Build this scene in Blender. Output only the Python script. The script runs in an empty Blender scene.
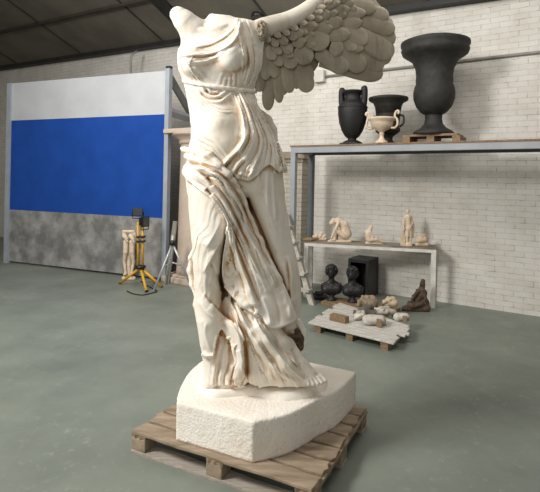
import bpy, math, random
import numpy as np
from mathutils import Vector, Matrix
random.seed(7); np.random.seed(7)
scn = bpy.context.scene
COL = scn.collection
PI = math.pi

# ------------------------------------------------------------------ camera
FPX, HOR, ROLL, EYE = 478.0, 182.0, 0.0205, 1.6
CS, SN = math.cos(ROLL), math.sin(ROLL)
def ray(px, py):
    x = px-270; y = py-246
    return np.array([(x*CS+y*SN)/FPX, 1.0, -(246-x*SN+y*CS-HOR)/FPX])
EYEP = np.array([0, 0, EYE])
def at(px, py, Y): return EYEP + ray(px, py)*Y
def onz(px, py, z):
    d = ray(px, py); return EYEP + d*((z-EYE)/d[2])
NW = np.array([.542, .840, 0.0]); NW /= np.linalg.norm(NW)     # into the back wall
UW = np.array([NW[1], -NW[0], 0.0])                            # along the wall, to the right
ZW = np.array([0, 0, 1.0])
def onD(px, py, D):
    d = ray(px, py); return EYEP + d*(D/(d@NW))
def wp(u, D, z): return UW*u + NW*D + ZW*z                     # room coordinates to world
cam = bpy.data.cameras.new('camera'); camo = bpy.data.objects.new('camera', cam); COL.objects.link(camo)
cam.sensor_width = 36; cam.lens = FPX/540*36
cam.shift_x = -1.3/540; cam.shift_y = -64/540
cam.clip_start = .05; cam.clip_end = 200
camo.matrix_world = Matrix(((CS, -SN, 0, 0), (0, 0, -1, 0), (SN, CS, 0, EYE), (0, 0, 0, 1)))
scn.camera = camo

# ------------------------------------------------------------------ materials
def lin(c):
    return tuple(((v/255/12.92) if v/255 <= .04045 else ((v/255+.055)/1.055)**2.4) for v in c) + (1.0,)
class NT:
    def __init__(s, name):
        s.m = bpy.data.materials.new(name); s.m.use_nodes = True
        s.t = s.m.node_tree; s.b = s.t.nodes['Principled BSDF']
    def n(s, typ, **kw):
        nd = s.t.nodes.new(typ)
        for k, v in kw.items():
            if k.startswith('_'): setattr(nd, k[1:], v)
            else: nd.inputs[k.replace('__', ' ')].default_value = v
        return nd
    def l(s, a, b): s.t.links.new(a, b)
    def ramp(s, src, stops):
        r = s.n('ShaderNodeValToRGB'); e = r.color_ramp.elements
        while len(e) < len(stops): e.new(.5)
        for i, (p, c) in enumerate(stops):
            e[i].position = p; e[i].color = c if len(c) == 4 else lin(c)
        s.l(src, r.inputs['Fac']); return r.outputs['Color']
    def mix(s, f, a, b, mode='MIX'):
        m = s.n('ShaderNodeMix', _data_type='RGBA', _blend_type=mode)
        for k, v in ((0, f), (6, a), (7, b)):
            if hasattr(v, 'is_output'): s.l(v, m.inputs[k])
            else: m.inputs[k].default_value = v
        return m.outputs[2]
    def noise(s, vec, scale, detail=4, rough=.6):
        n = s.n('ShaderNodeTexNoise', Scale=scale, Detail=detail, Roughness=rough)
        if vec is not None: s.l(vec, n.inputs['Vector'])
        return n.outputs['Fac']
    def pos(s): return s.n('ShaderNodeNewGeometry').outputs['Position']
    def obj(s): return s.n('ShaderNodeTexCoord').outputs['Object']
    def bump(s, h, strength, dist=.01):
        b = s.n('ShaderNodeBump', Strength=strength, Distance=dist); s.l(h, b.inputs['Height'])
        s.l(b.outputs['Normal'], s.b.inputs['Normal'])
def simple(name, c, rough=.6, c2=None, scale=8, metal=0, bump=0, bscale=60, stretch=None, spec=.5, lo=.35, hi=.65):
    k = NT(name); k.b.inputs['Roughness'].default_value = rough; k.b.inputs['Metallic'].default_value = metal
    k.b.inputs['Specular IOR Level'].default_value = spec
    v = k.obj()
    if stretch:
        mp = k.n('ShaderNodeMapping'); mp.inputs['Scale'].default_value = stretch; k.l(v, mp.inputs['Vector']); v = mp.outputs['Vector']
    c2 = c2 or tuple(x*.85 for x in c)
    k.l(k.ramp(k.noise(v, scale), [(lo, c), (hi, c2)]), k.b.inputs['Base Color'])
    if bump: k.bump(k.noise(v, bscale, 3), bump)
    return k.m

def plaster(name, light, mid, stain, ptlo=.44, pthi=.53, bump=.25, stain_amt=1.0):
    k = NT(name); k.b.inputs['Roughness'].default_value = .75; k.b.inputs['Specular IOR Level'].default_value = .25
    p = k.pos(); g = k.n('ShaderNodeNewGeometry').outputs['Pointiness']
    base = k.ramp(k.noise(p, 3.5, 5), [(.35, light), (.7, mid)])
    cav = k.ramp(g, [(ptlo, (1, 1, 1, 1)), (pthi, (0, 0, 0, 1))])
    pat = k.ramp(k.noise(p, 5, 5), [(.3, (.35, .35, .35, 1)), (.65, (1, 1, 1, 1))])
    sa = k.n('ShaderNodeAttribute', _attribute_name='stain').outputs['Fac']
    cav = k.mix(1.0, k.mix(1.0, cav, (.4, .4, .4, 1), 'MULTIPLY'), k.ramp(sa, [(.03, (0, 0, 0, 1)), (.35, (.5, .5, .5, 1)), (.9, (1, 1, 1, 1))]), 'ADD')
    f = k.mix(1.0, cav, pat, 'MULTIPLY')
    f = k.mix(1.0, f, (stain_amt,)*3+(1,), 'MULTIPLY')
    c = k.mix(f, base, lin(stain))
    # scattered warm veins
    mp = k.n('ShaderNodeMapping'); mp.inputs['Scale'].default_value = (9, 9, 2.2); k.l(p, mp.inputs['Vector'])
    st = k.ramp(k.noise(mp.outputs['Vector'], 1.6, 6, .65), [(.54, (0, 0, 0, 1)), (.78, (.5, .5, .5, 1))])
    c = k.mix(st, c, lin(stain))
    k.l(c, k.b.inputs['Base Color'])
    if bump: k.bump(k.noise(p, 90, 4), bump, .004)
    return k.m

def brick(name, c1, c2, mort, bw=.225, bh=.072, bump=.5):
    k = NT(name); k.b.inputs['Roughness'].default_value = .7
    p = k.pos()
    d = k.n('ShaderNodeVectorMath', _operation='DOT_PRODUCT'); k.l(p, d.inputs[0]); d.inputs[1].default_value = UW
    s = k.n('ShaderNodeSeparateXYZ'); k.l(p, s.inputs[0])
    c = k.n('ShaderNodeCombineXYZ'); k.l(d.outputs['Value'], c.inputs[0]); k.l(s.outputs[2], c.inputs[1])
    # wobble so painted courses are not ruler-straight
    nz = k.n('ShaderNodeTexNoise', Scale=5.0, Detail=3.0); k.l(c.outputs[0], nz.inputs['Vector'])
    sc = k.n('ShaderNodeVectorMath', _operation='SCALE'); k.l(nz.outputs['Color'], sc.inputs[0]); sc.inputs['Scale'].default_value = .018
    ad = k.n('ShaderNodeVectorMath', _operation='ADD'); k.l(c.outputs[0], ad.inputs[0]); k.l(sc.outputs[0], ad.inputs[1])
    b = k.n('ShaderNodeTexBrick', Scale=1.0)
    b.inputs['Brick Width'].default_value = bw; b.inputs['Row Height'].default_value = bh
    b.inputs['Mortar Size'].default_value = .007; b.inputs['Mortar Smooth'].default_value = .6
    b.inputs['Color1'].default_value = lin(c1); b.inputs['Color2'].default_value = lin(c2); b.inputs['Mortar'].default_value = lin(mort)
    k.l(ad.outputs[0], b.inputs['Vector'])
    blot = k.ramp(k.noise(c.outputs[0], 2.2, 5), [(.35, (1, 1, 1, 1)), (.75, (.80, .78, .74, 1))])
    col = k.mix(1.0, b.outputs['Color'], blot, 'MULTIPLY')
    brk = k.ramp(k.noise(c.outputs[0], 9, 4, .7), [(.50, (0, 0, 0, 1)), (.66, (.55, .55, .55, 1))])
    col = k.mix(k.mix(1.0, brk, b.outputs['Fac'], 'MULTIPLY'), col, lin((110, 102, 90)))
    k.l(col, k.b.inputs['Base Color'])
    inv = k.n('ShaderNodeMath', _operation='SUBTRACT'); inv.inputs[0].default_value = 1; k.l(b.outputs['Fac'], inv.inputs[1])
    k.bump(inv.outputs[0], bump, .012)
    return k.m

M = {}
M['wall'] = brick('painted_brick', (224, 220, 212), (217, 212, 204), (207, 203, 194), bump=.22)
def floor_mat():
    k = NT('green_concrete'); p = k.pos()
    a = k.ramp(k.noise(p, .9, 6, .6), [(.3, (136, 142, 131)), (.7, (108, 114, 105))])
    sp = k.ramp(k.noise(p, 14, 6, .75), [(.56, (0, 0, 0, 1)), (.70, (.55, .55, .55, 1))])
    msk = k.ramp(k.noise(p, 1.3, 3), [(.42, (0, 0, 0, 1)), (.62, (1, 1, 1, 1))])
    f = k.mix(1.0, sp, msk, 'MULTIPLY')
    c = k.mix(f, a, lin((176, 180, 170)))
    k.l(c, k.b.inputs['Base Color'])
    r = k.ramp(k.noise(p, 3, 5), [(.3, (.38,)*3+(1,)), (.7, (.6,)*3+(1,))]); k.l(r, k.b.inputs['Roughness'])
    k.bump(k.noise(p, 30, 4), .08, .004)
    return k.m
M['floor'] = floor_mat()
M['pier'] = brick('pier_brick', (196, 188, 174), (186, 178, 164), (160, 150, 136), bump=.4)
M['pierhead'] = simple('pier_moulding', (160, 146, 126), .8, (130, 116, 98), 12)
M['roof'] = simple('roof_board', (112, 106, 94), .9, (96, 91, 81), 1.5)
M['dark_steel'] = simple('dark_steel', (40, 38, 36), .6, (28, 27, 26), 6)
M['seam'] = simple('roof_seam', (58, 50, 42), .8, (46, 40, 34), 6)
M['conduit'] = simple('grey_conduit', (150, 148, 140), .5, (130, 128, 122))
M['boxpaint'] = simple('junction_box', (205, 200, 190), .5, (190, 186, 176))
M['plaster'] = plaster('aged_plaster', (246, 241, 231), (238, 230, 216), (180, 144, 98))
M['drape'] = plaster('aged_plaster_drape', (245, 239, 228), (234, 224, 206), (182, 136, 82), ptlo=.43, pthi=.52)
M['wing'] = plaster('shaded_plaster_wing', (186, 174, 154), (156, 144, 124), (78, 64, 48), ptlo=.44, pthi=.53)  # statue plaster darkened: the wing's shade is put into the colour
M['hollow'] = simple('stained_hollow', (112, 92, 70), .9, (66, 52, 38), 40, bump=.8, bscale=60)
M['wingarm'] = plaster('lit_plaster_wing', (222, 213, 197), (200, 189, 170), (110, 90, 66), ptlo=.42, pthi=.51)  # paler copy: light along the wing's upper edge put into the colour
M['broken'] = plaster('broken_plaster', (176, 164, 142), (150, 138, 118), (96, 80, 60), bump=.9)
def plinth_mat():
    k = NT('pitted_plaster'); k.b.inputs['Roughness'].default_value = .85; k.b.inputs['Specular IOR Level'].default_value = .2
    p = k.pos()
    c = k.ramp(k.noise(p, 4, 5), [(.3, (244, 238, 228)), (.75, (232, 222, 206))])
    pit = k.ramp(k.noise(p, 70, 3, .6), [(.30, (170, 152, 128)), (.38, (255, 255, 255))])
    k.l(k.mix(1.0, c, k.mix(.5, (1, 1, 1, 1), pit), 'MULTIPLY'), k.b.inputs['Base Color'])
    v = k.n('ShaderNodeTexVoronoi', Scale=75.0); k.l(p, v.inputs['Vector'])
    m = k.n('ShaderNodeMath', _operation='ADD'); k.l(v.outputs['Distance'], m.inputs[0]); k.l(k.noise(p, 60, 4), m.inputs[1])
    k.bump(m.outputs[0], .4, .006)
    return k.m
M['plinth'] = plinth_mat()
M['pallet'] = simple('weathered_wood', (166, 148, 126), .8, (126, 108, 88), 2.5, bump=.2, bscale=40, stretch=(1.2, 7, 7))
M['pallet_cross'] = simple('weathered_wood_cross', (160, 140, 114), .8, (120, 100, 78), 3, bump=.2, bscale=40, stretch=(7, 1.2, 7))
M['pallet_runner'] = simple('dusty_runner', (176, 168, 156), .85, (150, 140, 126), 4, stretch=(1.2, 14, 14))
M['ply'] = simple('plywood', (150, 118, 84), .7, (120, 92, 64), 3, stretch=(2, 12, 12))
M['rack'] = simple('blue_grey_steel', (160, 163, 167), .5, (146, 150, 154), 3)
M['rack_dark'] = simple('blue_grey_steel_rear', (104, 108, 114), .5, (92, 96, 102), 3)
M['tablewhite'] = simple('white_table_paint', (226, 223, 215), .6, (204, 199, 188), 9)
M['tabletop'] = simple('dusty_table_top', (150, 140, 126), .8, (110, 100, 88), 6)
M['black'] = simple('black_iron', (28, 28, 28), .6, (18, 18, 18), 20, bump=.3, bscale=60)
M['charcoal'] = simple('charcoal_urn', (48, 46, 42), .7, (32, 31, 29), 14, bump=.3, bscale=60)
M['darkbust'] = simple('dark_bust', (38, 37, 35), .5, (26, 25, 24), 14)
M['cream'] = simple('cream_plaster', (226, 208, 184), .7, (206, 184, 156), 16)
M['tan'] = simple('tan_plaster', (210, 190, 162), .75, (180, 158, 130), 18)
M['blue'] = simple('blue_panel', (28, 74, 158), .75, (24, 68, 146), 3, spec=.2)
M['greypanel'] = simple('pale_grey_panel', (196, 198, 200), .6, (186, 188, 190), 2)
M['marbled'] = simple('marbled_grey_board', (158, 156, 152), .7, (112, 110, 108), 3.2, lo=.38, hi=.62)
M['framegrey'] = simple('grey_frame_steel', (162, 168, 176), .5, (150, 156, 164), 4)
M['bracegrey'] = simple('grey_brace_steel', (120, 122, 122), .5, (105, 107, 108), 4)
M['column'] = simple('pinkish_column', (204, 186, 170), .75, (188, 170, 152), 3)
M['yellow'] = simple('yellow_tube', (226, 172, 40), .45, (206, 152, 30), 8)
M['lampblack'] = simple('black_lamp_body', (30, 30, 30), .4, (24, 24, 24))
M['lampglass'] = simple('lamp_glass', (70, 72, 74), .15, (60, 62, 64))
M['alu'] = simple('aluminium_tube', (200, 202, 202), .35, (180, 182, 182), metal=.4)
M['greyboard'] = simple('grey_board', (150, 146, 136), .8, (122, 118, 110), 5)
M['stone'] = simple('rough_tan_stone', (160, 143, 120), .9, (124, 108, 88), 14, bump=.8, bscale=30)
M['cement'] = simple('white_cement', (212, 206, 194), .9, (160, 152, 140), 9, bump=.6, bscale=30)
M['greycloth'] = simple('grey_wrap', (110, 106, 98), .9, (84, 80, 74), 12, bump=.5, bscale=30)
M['whiteboards'] = simple('whitewashed_board', (206, 202, 194), .8, (176, 170, 160), 4, stretch=(1.5, 10, 10))
M['brownwood'] = simple('brown_wood', (150, 124, 94), .75, (114, 92, 68), 6, stretch=(3, 10, 10))
M['brownstone'] = simple('brown_plaster', (98, 78, 60), .8, (66, 52, 40), 12, bump=.5, bscale=30)
M['ladder'] = simple('worn_white_ladder', (196, 192, 180), .7, (160, 154, 142), 10)
M['cable'] = simple('black_cable', (28, 28, 28), .6)

# ------------------------------------------------------------------ mesh helpers
def V3(a): return np.asarray(a, float)
class MB:
    def __init__(s): s.v = []; s.f = []
    def add(s, vs, fs):
        o = len(s.v); s.v += [tuple(map(float, p)) for p in vs]; s.f += [tuple(i+o for i in f) for f in fs]; return s
    def hexa(s, c):      # 8 corners: bottom 4 then top 4
        return s.add(c, [(0, 3, 2, 1), (4, 5, 6, 7), (0, 1, 5, 4), (1, 2, 6, 5), (2, 3, 7, 6), (3, 0, 4, 7)])
    def box(s, o, a, b, c):    # corner o and three edge vectors
        o, a, b, c = map(V3, (o, a, b, c))
        return s.hexa([o, o+a, o+a+b, o+b, o+c, o+a+c, o+a+b+c, o+b+c])
    def cbox(s, x0, x1, y0, y1, z0, z1):
        return s.box((x0, y0, z0), (x1-x0, 0, 0), (0, y1-y0, 0), (0, 0, z1-z0))
    def tube(s, pts, r, n=10, closed=False, cap=True):
        pts = [V3(p) for p in pts]; N = len(pts); rs = r if hasattr(r, '__len__') else [r]*N
        up = V3((0, 0, 1)); vs = []; prev = None
        for i, p in enumerate(pts):
            if closed: t = pts[(i+1) % N]-pts[i-1]
            else: t = pts[min(i+1, N-1)]-pts[max(i-1, 0)]
            t = t/(np.linalg.norm(t)+1e-9)
            if prev is None:
                a = np.cross(t, up)
                if np.linalg.norm(a) < 1e-3: a = np.cross(t, (1, 0, 0))
            else: a = prev-t*(prev@t)
            a /= np.linalg.norm(a); prev = a; b = np.cross(t, a)
            for k in range(n):
                th = 2*PI*k/n; vs.append(p+(a*math.cos(th)+b*math.sin(th))*rs[i])
        fs = []
        for i in range(N if closed else N-1):
            j = (i+1) % N
            for k in range(n):
                k2 = (k+1) % n; fs.append((i*n+k, i*n+k2, j*n+k2, j*n+k))
        if cap and not closed:
            fs.append(tuple(range(n))[::-1]); fs.append(tuple((N-1)*n+k for k in range(n)))
        return s.add(vs, fs)
    def lathe(s, prof, c=(0, 0, 0), n=32, flute=None):
        vs = []; fs = []; N = len(prof)
        for i, (r, z) in enumerate(prof):
            for k in range(n):
                th = 2*PI*k/n; rr = r
                if flute and flute[0] <= i <= flute[1]: rr = r*(1+flute[3]*math.cos(th*flute[2]))
                vs.append((c[0]+rr*math.cos(th), c[1]+rr*math.sin(th), c[2]+z))
        for i in range(N-1):
            for k in range(n):
                k2 = (k+1) % n; fs.append((i*n+k, i*n+k2, (i+1)*n+k2, (i+1)*n+k))
        fs.append(tuple(range(n))[::-1]); fs.append(tuple((N-1)*n+k for k in range(n)))
        return s.add(vs, fs)
    def prism(s, poly, z0, z1):
        n = len(poly); vs = [(p[0], p[1], z0) for p in poly]+[(p[0], p[1], z1) for p in poly]
        return s.add(vs, [tuple(range(n))[::-1], tuple(range(n, 2*n))]+[(i, (i+1) % n, n+(i+1) % n, n+i) for i in range(n)])
def obj(name, mb, mat, parent=None, smooth=False, bevel=0, label=None):
    if isinstance(mb, tuple): vs, fs = mb
    else: vs, fs = mb.v, mb.f
    me = bpy.data.meshes.new(name)
    vs = np.asarray(vs, float)
    if parent is not None: vs = vs-np.array(WLOC[parent.name])
    if isinstance(fs, np.ndarray):
        nf = len(fs); me.vertices.add(len(vs)); me.vertices.foreach_set('co', vs.astype(np.float32).ravel())
        me.loops.add(nf*4); me.loops.foreach_set('vertex_index', fs.astype(np.int32).ravel())
        me.polygons.add(nf); me.polygons.foreach_set('loop_start', np.arange(0, nf*4, 4, dtype=np.int32))
        me.update(calc_edges=True); me.validate()
    else:
        me.from_pydata(vs.tolist(), [], fs)
    me.materials.append(mat)
    if smooth: me.polygons.foreach_set('use_smooth', np.ones(len(me.polygons), dtype=bool))
    me.update()
    o = bpy.data.objects.new(name, me); COL.objects.link(o)
    WLOC[o.name] = WLOC[parent.name] if parent is not None else (0, 0, 0)
    if parent is not None: o.parent = parent
    if bevel:
        b = o.modifiers.new('bevel', 'BEVEL'); b.width = bevel; b.segments = 2; b.limit_method = 'ANGLE'
    if label: o['label'] = label
    return o
WLOC = {}
def tag(o, label, cat, group=None):
    o['label'] = label; o['category'] = cat
    if group: o['group'] = group
    return o
def thing(name, label, cat, loc, group=None):
    o = bpy.data.objects.new(name, None); COL.objects.link(o); o.location = tuple(map(float, loc)); WLOC[o.name] = tuple(map(float, loc))
    o.empty_display_size = .1
    return tag(o, label, cat, group)
def struct(name, mb, mat, parent=None, **kw):
    o = obj(name, mb, mat, parent, **kw)
    if parent is None: o['kind'] = 'structure'
    return o
def spline(pts, step=2.0):
    P = np.array(pts, float)
    if len(P) == 2: P = np.array([P[0], (P[0]+P[1])/2, P[1]])
    Q = np.vstack([2*P[0]-P[1], P, 2*P[-1]-P[-2]]); out = []
    for i in range(1, len(Q)-2):
        p0, p1, p2, p3 = Q[i-1:i+3]; n = max(2, int(np.linalg.norm(p2-p1)/step))
        for t in np.linspace(0, 1, n, endpoint=False):
            out.append(.5*((2*p1)+(p2-p0)*t+(2*p0-5*p1+4*p2-p3)*t*t+(3*p1-p0-3*p2+p3)*t**3))
    out.append(P[-1]); return np.array(out)

# ------------------------------------------------------------------ carving volumes (signed distance grids, skinned by surface nets)
def surfnet(F, org, h):
    S = F < 0
    c = [S[i:F.shape[0]-1+i, j:F.shape[1]-1+j, k:F.shape[2]-1+k] for i in (0, 1) for j in (0, 1) for k in (0, 1)]
    a = c[0].copy(); o = c[0].copy()
    for q in c[1:]: a &= q; o |= q
    act = o & ~a; ijk = np.argwhere(act); idx = np.full(act.shape, -1, np.int64); idx[act] = np.arange(len(ijk))
    acc = np.zeros((len(ijk), 3)); cnt = np.zeros(len(ijk))
    cor = [(i, j, k) for i in (0, 1) for j in (0, 1) for k in (0, 1)]
    val = {q: F[ijk[:, 0]+q[0], ijk[:, 1]+q[1], ijk[:, 2]+q[2]] for q in cor}
    for q in cor:
        for ax in range(3):
            if q[ax] == 0:
                r = list(q); r[ax] = 1; r = tuple(r); va, vb = val[q], val[r]; m = (va < 0) != (vb < 0)
                t = va[m]/(va[m]-vb[m]); p = np.tile(np.array(q, float), (m.sum(), 1)); p[:, ax] = t
                acc[m] += p; cnt[m] += 1
    verts = (ijk+acc/cnt[:, None])*h+np.array(org)
    quads = []
    for ax in range(3):
        sl0 = [slice(None)]*3; sl1 = [slice(None)]*3; sl0[ax] = slice(0, -1); sl1[ax] = slice(1, None)
        d = S[tuple(sl0)] != S[tuple(sl1)]; e = np.argwhere(d); b1, b2 = [(1, 2), (2, 0), (0, 1)][ax]
        lim = np.array(act.shape)
        ok = (e[:, b1] > 0) & (e[:, b2] > 0) & (e[:, b1] < lim[b1]) & (e[:, b2] < lim[b2]); e = e[ok]
        sgn = S[e[:, 0], e[:, 1], e[:, 2]]
        def cell(d1, d2):
            q = e.copy(); q[:, b1] -= d1; q[:, b2] -= d2; return idx[q[:, 0], q[:, 1], q[:, 2]]
        Q = np.stack([cell(1, 1), cell(0, 1), cell(0, 0), cell(1, 0)], 1)
        Q[~sgn] = Q[~sgn][:, ::-1]; quads.append(Q)
    return verts, np.concatenate(quads)
def smin(a, b, k):
    if k <= 0: return np.minimum(a, b)
    h = np.clip(.5+.5*(b-a)/k, 0, 1); return b+(a-b)*h-k*h*(1-h)
def smax(a, b, k): return -smin(-a, -b, k)
class Grid:
    def __init__(s, lo, hi, h):
        s.lo = V3(lo); s.h = h; s.n = np.ceil((V3(hi)-s.lo)/h).astype(int)+1
        s.ax = [s.lo[i]+h*np.arange(s.n[i]) for i in range(3)]
        s.F = np.full(tuple(s.n), 1e3, np.float32)
    def win(s, lo, hi):
        a = np.clip(np.floor((V3(lo)-s.lo)/s.h).astype(int), 0, s.n-1); b = np.clip(np.ceil((V3(hi)-s.lo)/s.h).astype(int)+1, 1, s.n)
        return tuple(slice(a[i], b[i]) for i in range(3)) if np.all(b > a) else None
    def cone(s, p0, p1, r0, r1, k=2, sub=False, sc=(1, 1, 1)):
        p0, p1 = V3(p0), V3(p1); sc = V3(sc); R = max(r0, r1)+2.2*k+2*s.h
        w = s.win(np.minimum(p0, p1)-R*sc, np.maximum(p0, p1)+R*sc)
        if w is None: return
        X = [((s.ax[i][w[i]]-p0[i])/sc[i]).reshape([-1 if j == i else 1 for j in range(3)]) for i in range(3)]
        d = (p1-p0)/sc; dd = d@d+1e-9
        t = np.clip((X[0]*d[0]+X[1]*d[1]+X[2]*d[2])/dd, 0, 1)
        D = np.sqrt((X[0]-t*d[0])**2+(X[1]-t*d[1])**2+(X[2]-t*d[2])**2)-(r0+(r1-r0)*t)
        D = D*float(min(sc)) if min(sc) < 1 else D
        f = s.F[w]; s.F[w] = smax(f, -D, k) if sub else smin(f, D, k)
    def chain(s, pts, rs, k=2, sub=False, sc=(1, 1, 1)):
        rs = rs if hasattr(rs, '__len__') else [rs]*len(pts)
        for i in range(len(pts)-1): s.cone(pts[i], pts[i+1], rs[i], rs[i+1], k, sub, sc)
    def mesh(s): return surfnet(s.F, s.lo, s.h)
def blob(prims, h, k):
    """prims: (p0, p1, r0, r1[, scale]) in world metres -> one carved mesh"""
    lo = np.min([np.minimum(p[0], p[1])-max(p[2], p[3])*1.6 for p in prims], 0)-3*h
    hi = np.max([np.maximum(p[0], p[1])+max(p[2], p[3])*1.6 for p in prims], 0)+3*h
    g = Grid(lo, hi, h)
    for p in prims: g.cone(p[0], p[1], p[2], p[3], k if len(p) < 6 else p[5], False, p[4] if len(p) > 4 and p[4] is not None else (1, 1, 1))
    return g
def pxprims(lst, Y):
    """the same with points (px, py, depth) and radii in units of 1/FPX of the distance"""
    s = Y/FPX; out = []
    for p in lst:
        a, b = p[0], p[1]
        q = [at(a[0], a[1], Y+a[2]*s), at(b[0], b[1], Y+b[2]*s), p[2]*s, p[3]*s]
        if len(p) > 4: q.append(p[4])
        out.append(tuple(q))
    return out
def blobpx(lst, Y, k=1.5, h=.45, floor_z=None):
    s = Y/FPX; g = blob(pxprims(lst, Y), h*s, k*s)
    if floor_z is not None:
        g.F = np.maximum(g.F, (floor_z-g.ax[2]).reshape(1, 1, -1).astype(np.float32))
    return g.mesh()

# ------------------------------------------------------------------ the setting
DW = 6.8
struct('floor', MB().add([(-16, -5, 0), (14, -5, 0), (14, 18, 0), (-16, 18, 0)], [(0, 1, 2, 3)]), M['floor'])
WT = 4.17
def wtop(u): return WT-.033*(u+5.4)
struct('wall_back', MB().box(wp(-15, DW, 0), UW*24, NW*.25, ZW*(WT+.6)), M['wall'])
struct('wall_left', MB().box(wp(-15.2, -6, 0), UW*.2, NW*(DW+6), ZW*9), M['wall'])
SL = .40
def roofz(D, u=-5.4): return wtop(u)+SL*(DW-D)
def rz(u, D, dz=0): return wp(u, D, roofz(D, u)+dz)
def rbeam(u0, u1, D0, D1, dz0, dz1):
    return MB().hexa([rz(u0, D0, dz0), rz(u1, D0, dz0), rz(u1, D1, dz0), rz(u0, D1, dz0), rz(u0, D0, dz1), rz(u1, D0, dz1), rz(u1, D1, dz1), rz(u0, D1, dz1)])
struct('ceiling', rbeam(-15, 9, DW+.2, .5, .02, .12), M['roof'])
# eaves beam along the wall head, seams between roof boards, a purlin and two rafters
struct('trim_1', MB().hexa([wp(-15, DW-.16, wtop(-15)), wp(9, DW-.16, wtop(9)), wp(9, DW-.01, wtop(9)), wp(-15, DW-.01, wtop(-15)), wp(-15, DW-.16, wtop(-15)+.16), wp(9, DW-.16, wtop(9)+.16), wp(9, DW-.01, wtop(9)+.16), wp(-15, DW-.01, wtop(-15)+.16)]), M['dark_steel'])
n = 2
for u in (-12, -9.4, -6.85, -4.32, -1.8, .7, 3.2, 5.7):
    struct('trim_%d' % n, rbeam(u-.012, u+.012, DW-.2, 2.0, -.005, .03), M['seam']); n += 1
struct('trim_%d' % n, rbeam(-15, 9, 5.66, 5.62, -.03, .03), M['seam']); n += 1
for u in (-6.05, 1.6):
    struct('trim_%d' % n, rbeam(u, u+.16, DW-.16, 1.5, -.14, .02), M['dark_steel']); n += 1
# brick pilaster with a moulded head
ua, ub_ = onD(283, 160, DW)@UW, onD(309, 160, DW)@UW
zh = onD(300, 163, DW)[2]
pil = struct('trim_%d' % n, MB().box(wp(ua, DW-.22, 0), UW*(ub_-ua), NW*.22, ZW*zh), M['pier']); n += 1
pm = MB()
for k_, (o_, z0, z1) in enumerate(((.02, 0, .06), (.05, .06, .12), (.03, .12, .17))): pm.box(wp(ua-o_, DW-.22-o_, zh+z0), UW*(ub_-ua+2*o_), NW*(.22+o_), ZW*(z1-z0))
struct('trim_%d' % n, pm, M['pierhead']); n += 1

# conduit with its junction box, along the wall
p1 = onD(317, 76.2, DW-.02); zc = p1[2]-.02; uc = p1@UW
t = thing('wall_conduit', 'thin pale conduit with square junction box running along white brick wall', 'conduit', wp(uc, DW-.02, zc))
obj('pipe', MB().tube([wp(uc, DW-.02, zc), wp(uc+6.5, DW-.02, zc)], .02), M['conduit'], t, True)
obj('junction_box', MB().box(wp(uc-.02, DW-.09, zc-.09), UW*.17, NW*.09, ZW*.19), M['boxpaint'], t, bevel=.008)
# bent conduit above the partition
Yq = 9.35
pts = [at(131, 76, Yq), at(131, 60, Yq), at(132, 55, Yq), at(137, 51, Yq+.15)]
tag(obj('bent_conduit', MB().tube(spline(pts, .05), .022), M['conduit'], smooth=True), 'short bent grey pipe rising up wall above the blue partition', 'pipe')

# round black lamp under the roof
d = ray(258, 15); tt = (WT+SL*DW-EYE)/(d[2]+SL*(d@NW)); lp = EYEP+d*tt
t = thing('ceiling_lamp', 'round black lamp on the ceiling behind the statue shoulder', 'lamp', lp)
obj('housing', MB().lathe([(.05, .05), (.10, .03), (.105, -.03), (.09, -.05), (.06, -.055)], lp, 24), M['lampblack'], t, True)
obj('rim', MB().lathe([(.105, -.028), (.118, -.03), (.118, -.045), (.10, -.05)], lp, 24), M['lampblack'], t, True)

# ------------------------------------------------------------------ pallet under the statue
PA, PB, PC = onz(131, 430, .13), onz(315, 490, .13), onz(368, 407.5, .13)
E1 = (PB-PA); LX = np.linalg.norm(E1); E1 /= LX; E2 = np.array([-E1[1], E1[0], 0]); LY = .957
P0 = np.array([PA[0], PA[1], 0])
def pl(x, y, z): return P0+E1*x+E2*y+ZW*z
pal = thing('wooden_pallet', 'weathered wooden pallet under the white plinth of the winged statue', 'pallet', (P0[0], P0[1], 0))
def jag_board(x0, x1, y0, y1, z0, z1, amp, seed):
    rr = random.Random(seed); mb = MB(); nx, ny = 14, 4
    vs = []; 
    for zz in (z0, z1):
        for j in range(ny+1):
            y = y0+(y1-y0)*j/ny
            xa = x0+rr.uniform(0, amp); xb = x1-rr.uniform(0, amp)
            for i in range(nx+1):
                e = .006*math.sin(i*1.3+seed) if j in (0, ny) else 0
                vs.append(pl(xa+(xb-xa)*i/nx, y+e*rr.uniform(.2, 1), zz+(rr.uniform(-.0015, .0015) if zz == z1 else 0)))
    W = nx+1; T = W*(ny+1); fs = []
    for j in range(ny):
        for i in range(nx):
            a = j*W+i; fs.append((a, a+W, a+W+1, a+1)); fs.append((T+a, T+a+1, T+a+W+1, T+a+W))
    for i in range(nx):
        fs.append((i, i+1, T+i+1, T+i)); b = ny*W+i; fs.append((b+1, b, T+b, T+b+1))
    for j in range(ny):
        a = j*W; fs.append((a+W, a, T+a, T+a+W)); b = j*W+nx; fs.append((b, b+W, T+b+W, T+b))
    return mb.add(vs, fs)
bw = .118; gap = (LY-7*bw)/6
for i in range(7):
    y0 = i*(bw+gap)
    obj('deck_board', jag_board(0, LX, y0, y0+bw, .110, .1285, .02, i), M['pallet'], pal, bevel=.004)
for x0 in (0, LX/2-.055, LX-.11):
    obj('cross_board', jag_board(x0, x0+.11, 0.004, LY-.004, .090, .110, .002, int(x0*100)), M['pallet_cross'], pal, bevel=.002)
    for y0 in (0.003, LY/2-.05, LY-.103):
        m = MB().box(pl(x0+.004, y0, .018), E1*.10, E2*.10, ZW*.072)
        obj('block', m, M['pallet'], pal, bevel=.005)
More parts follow.
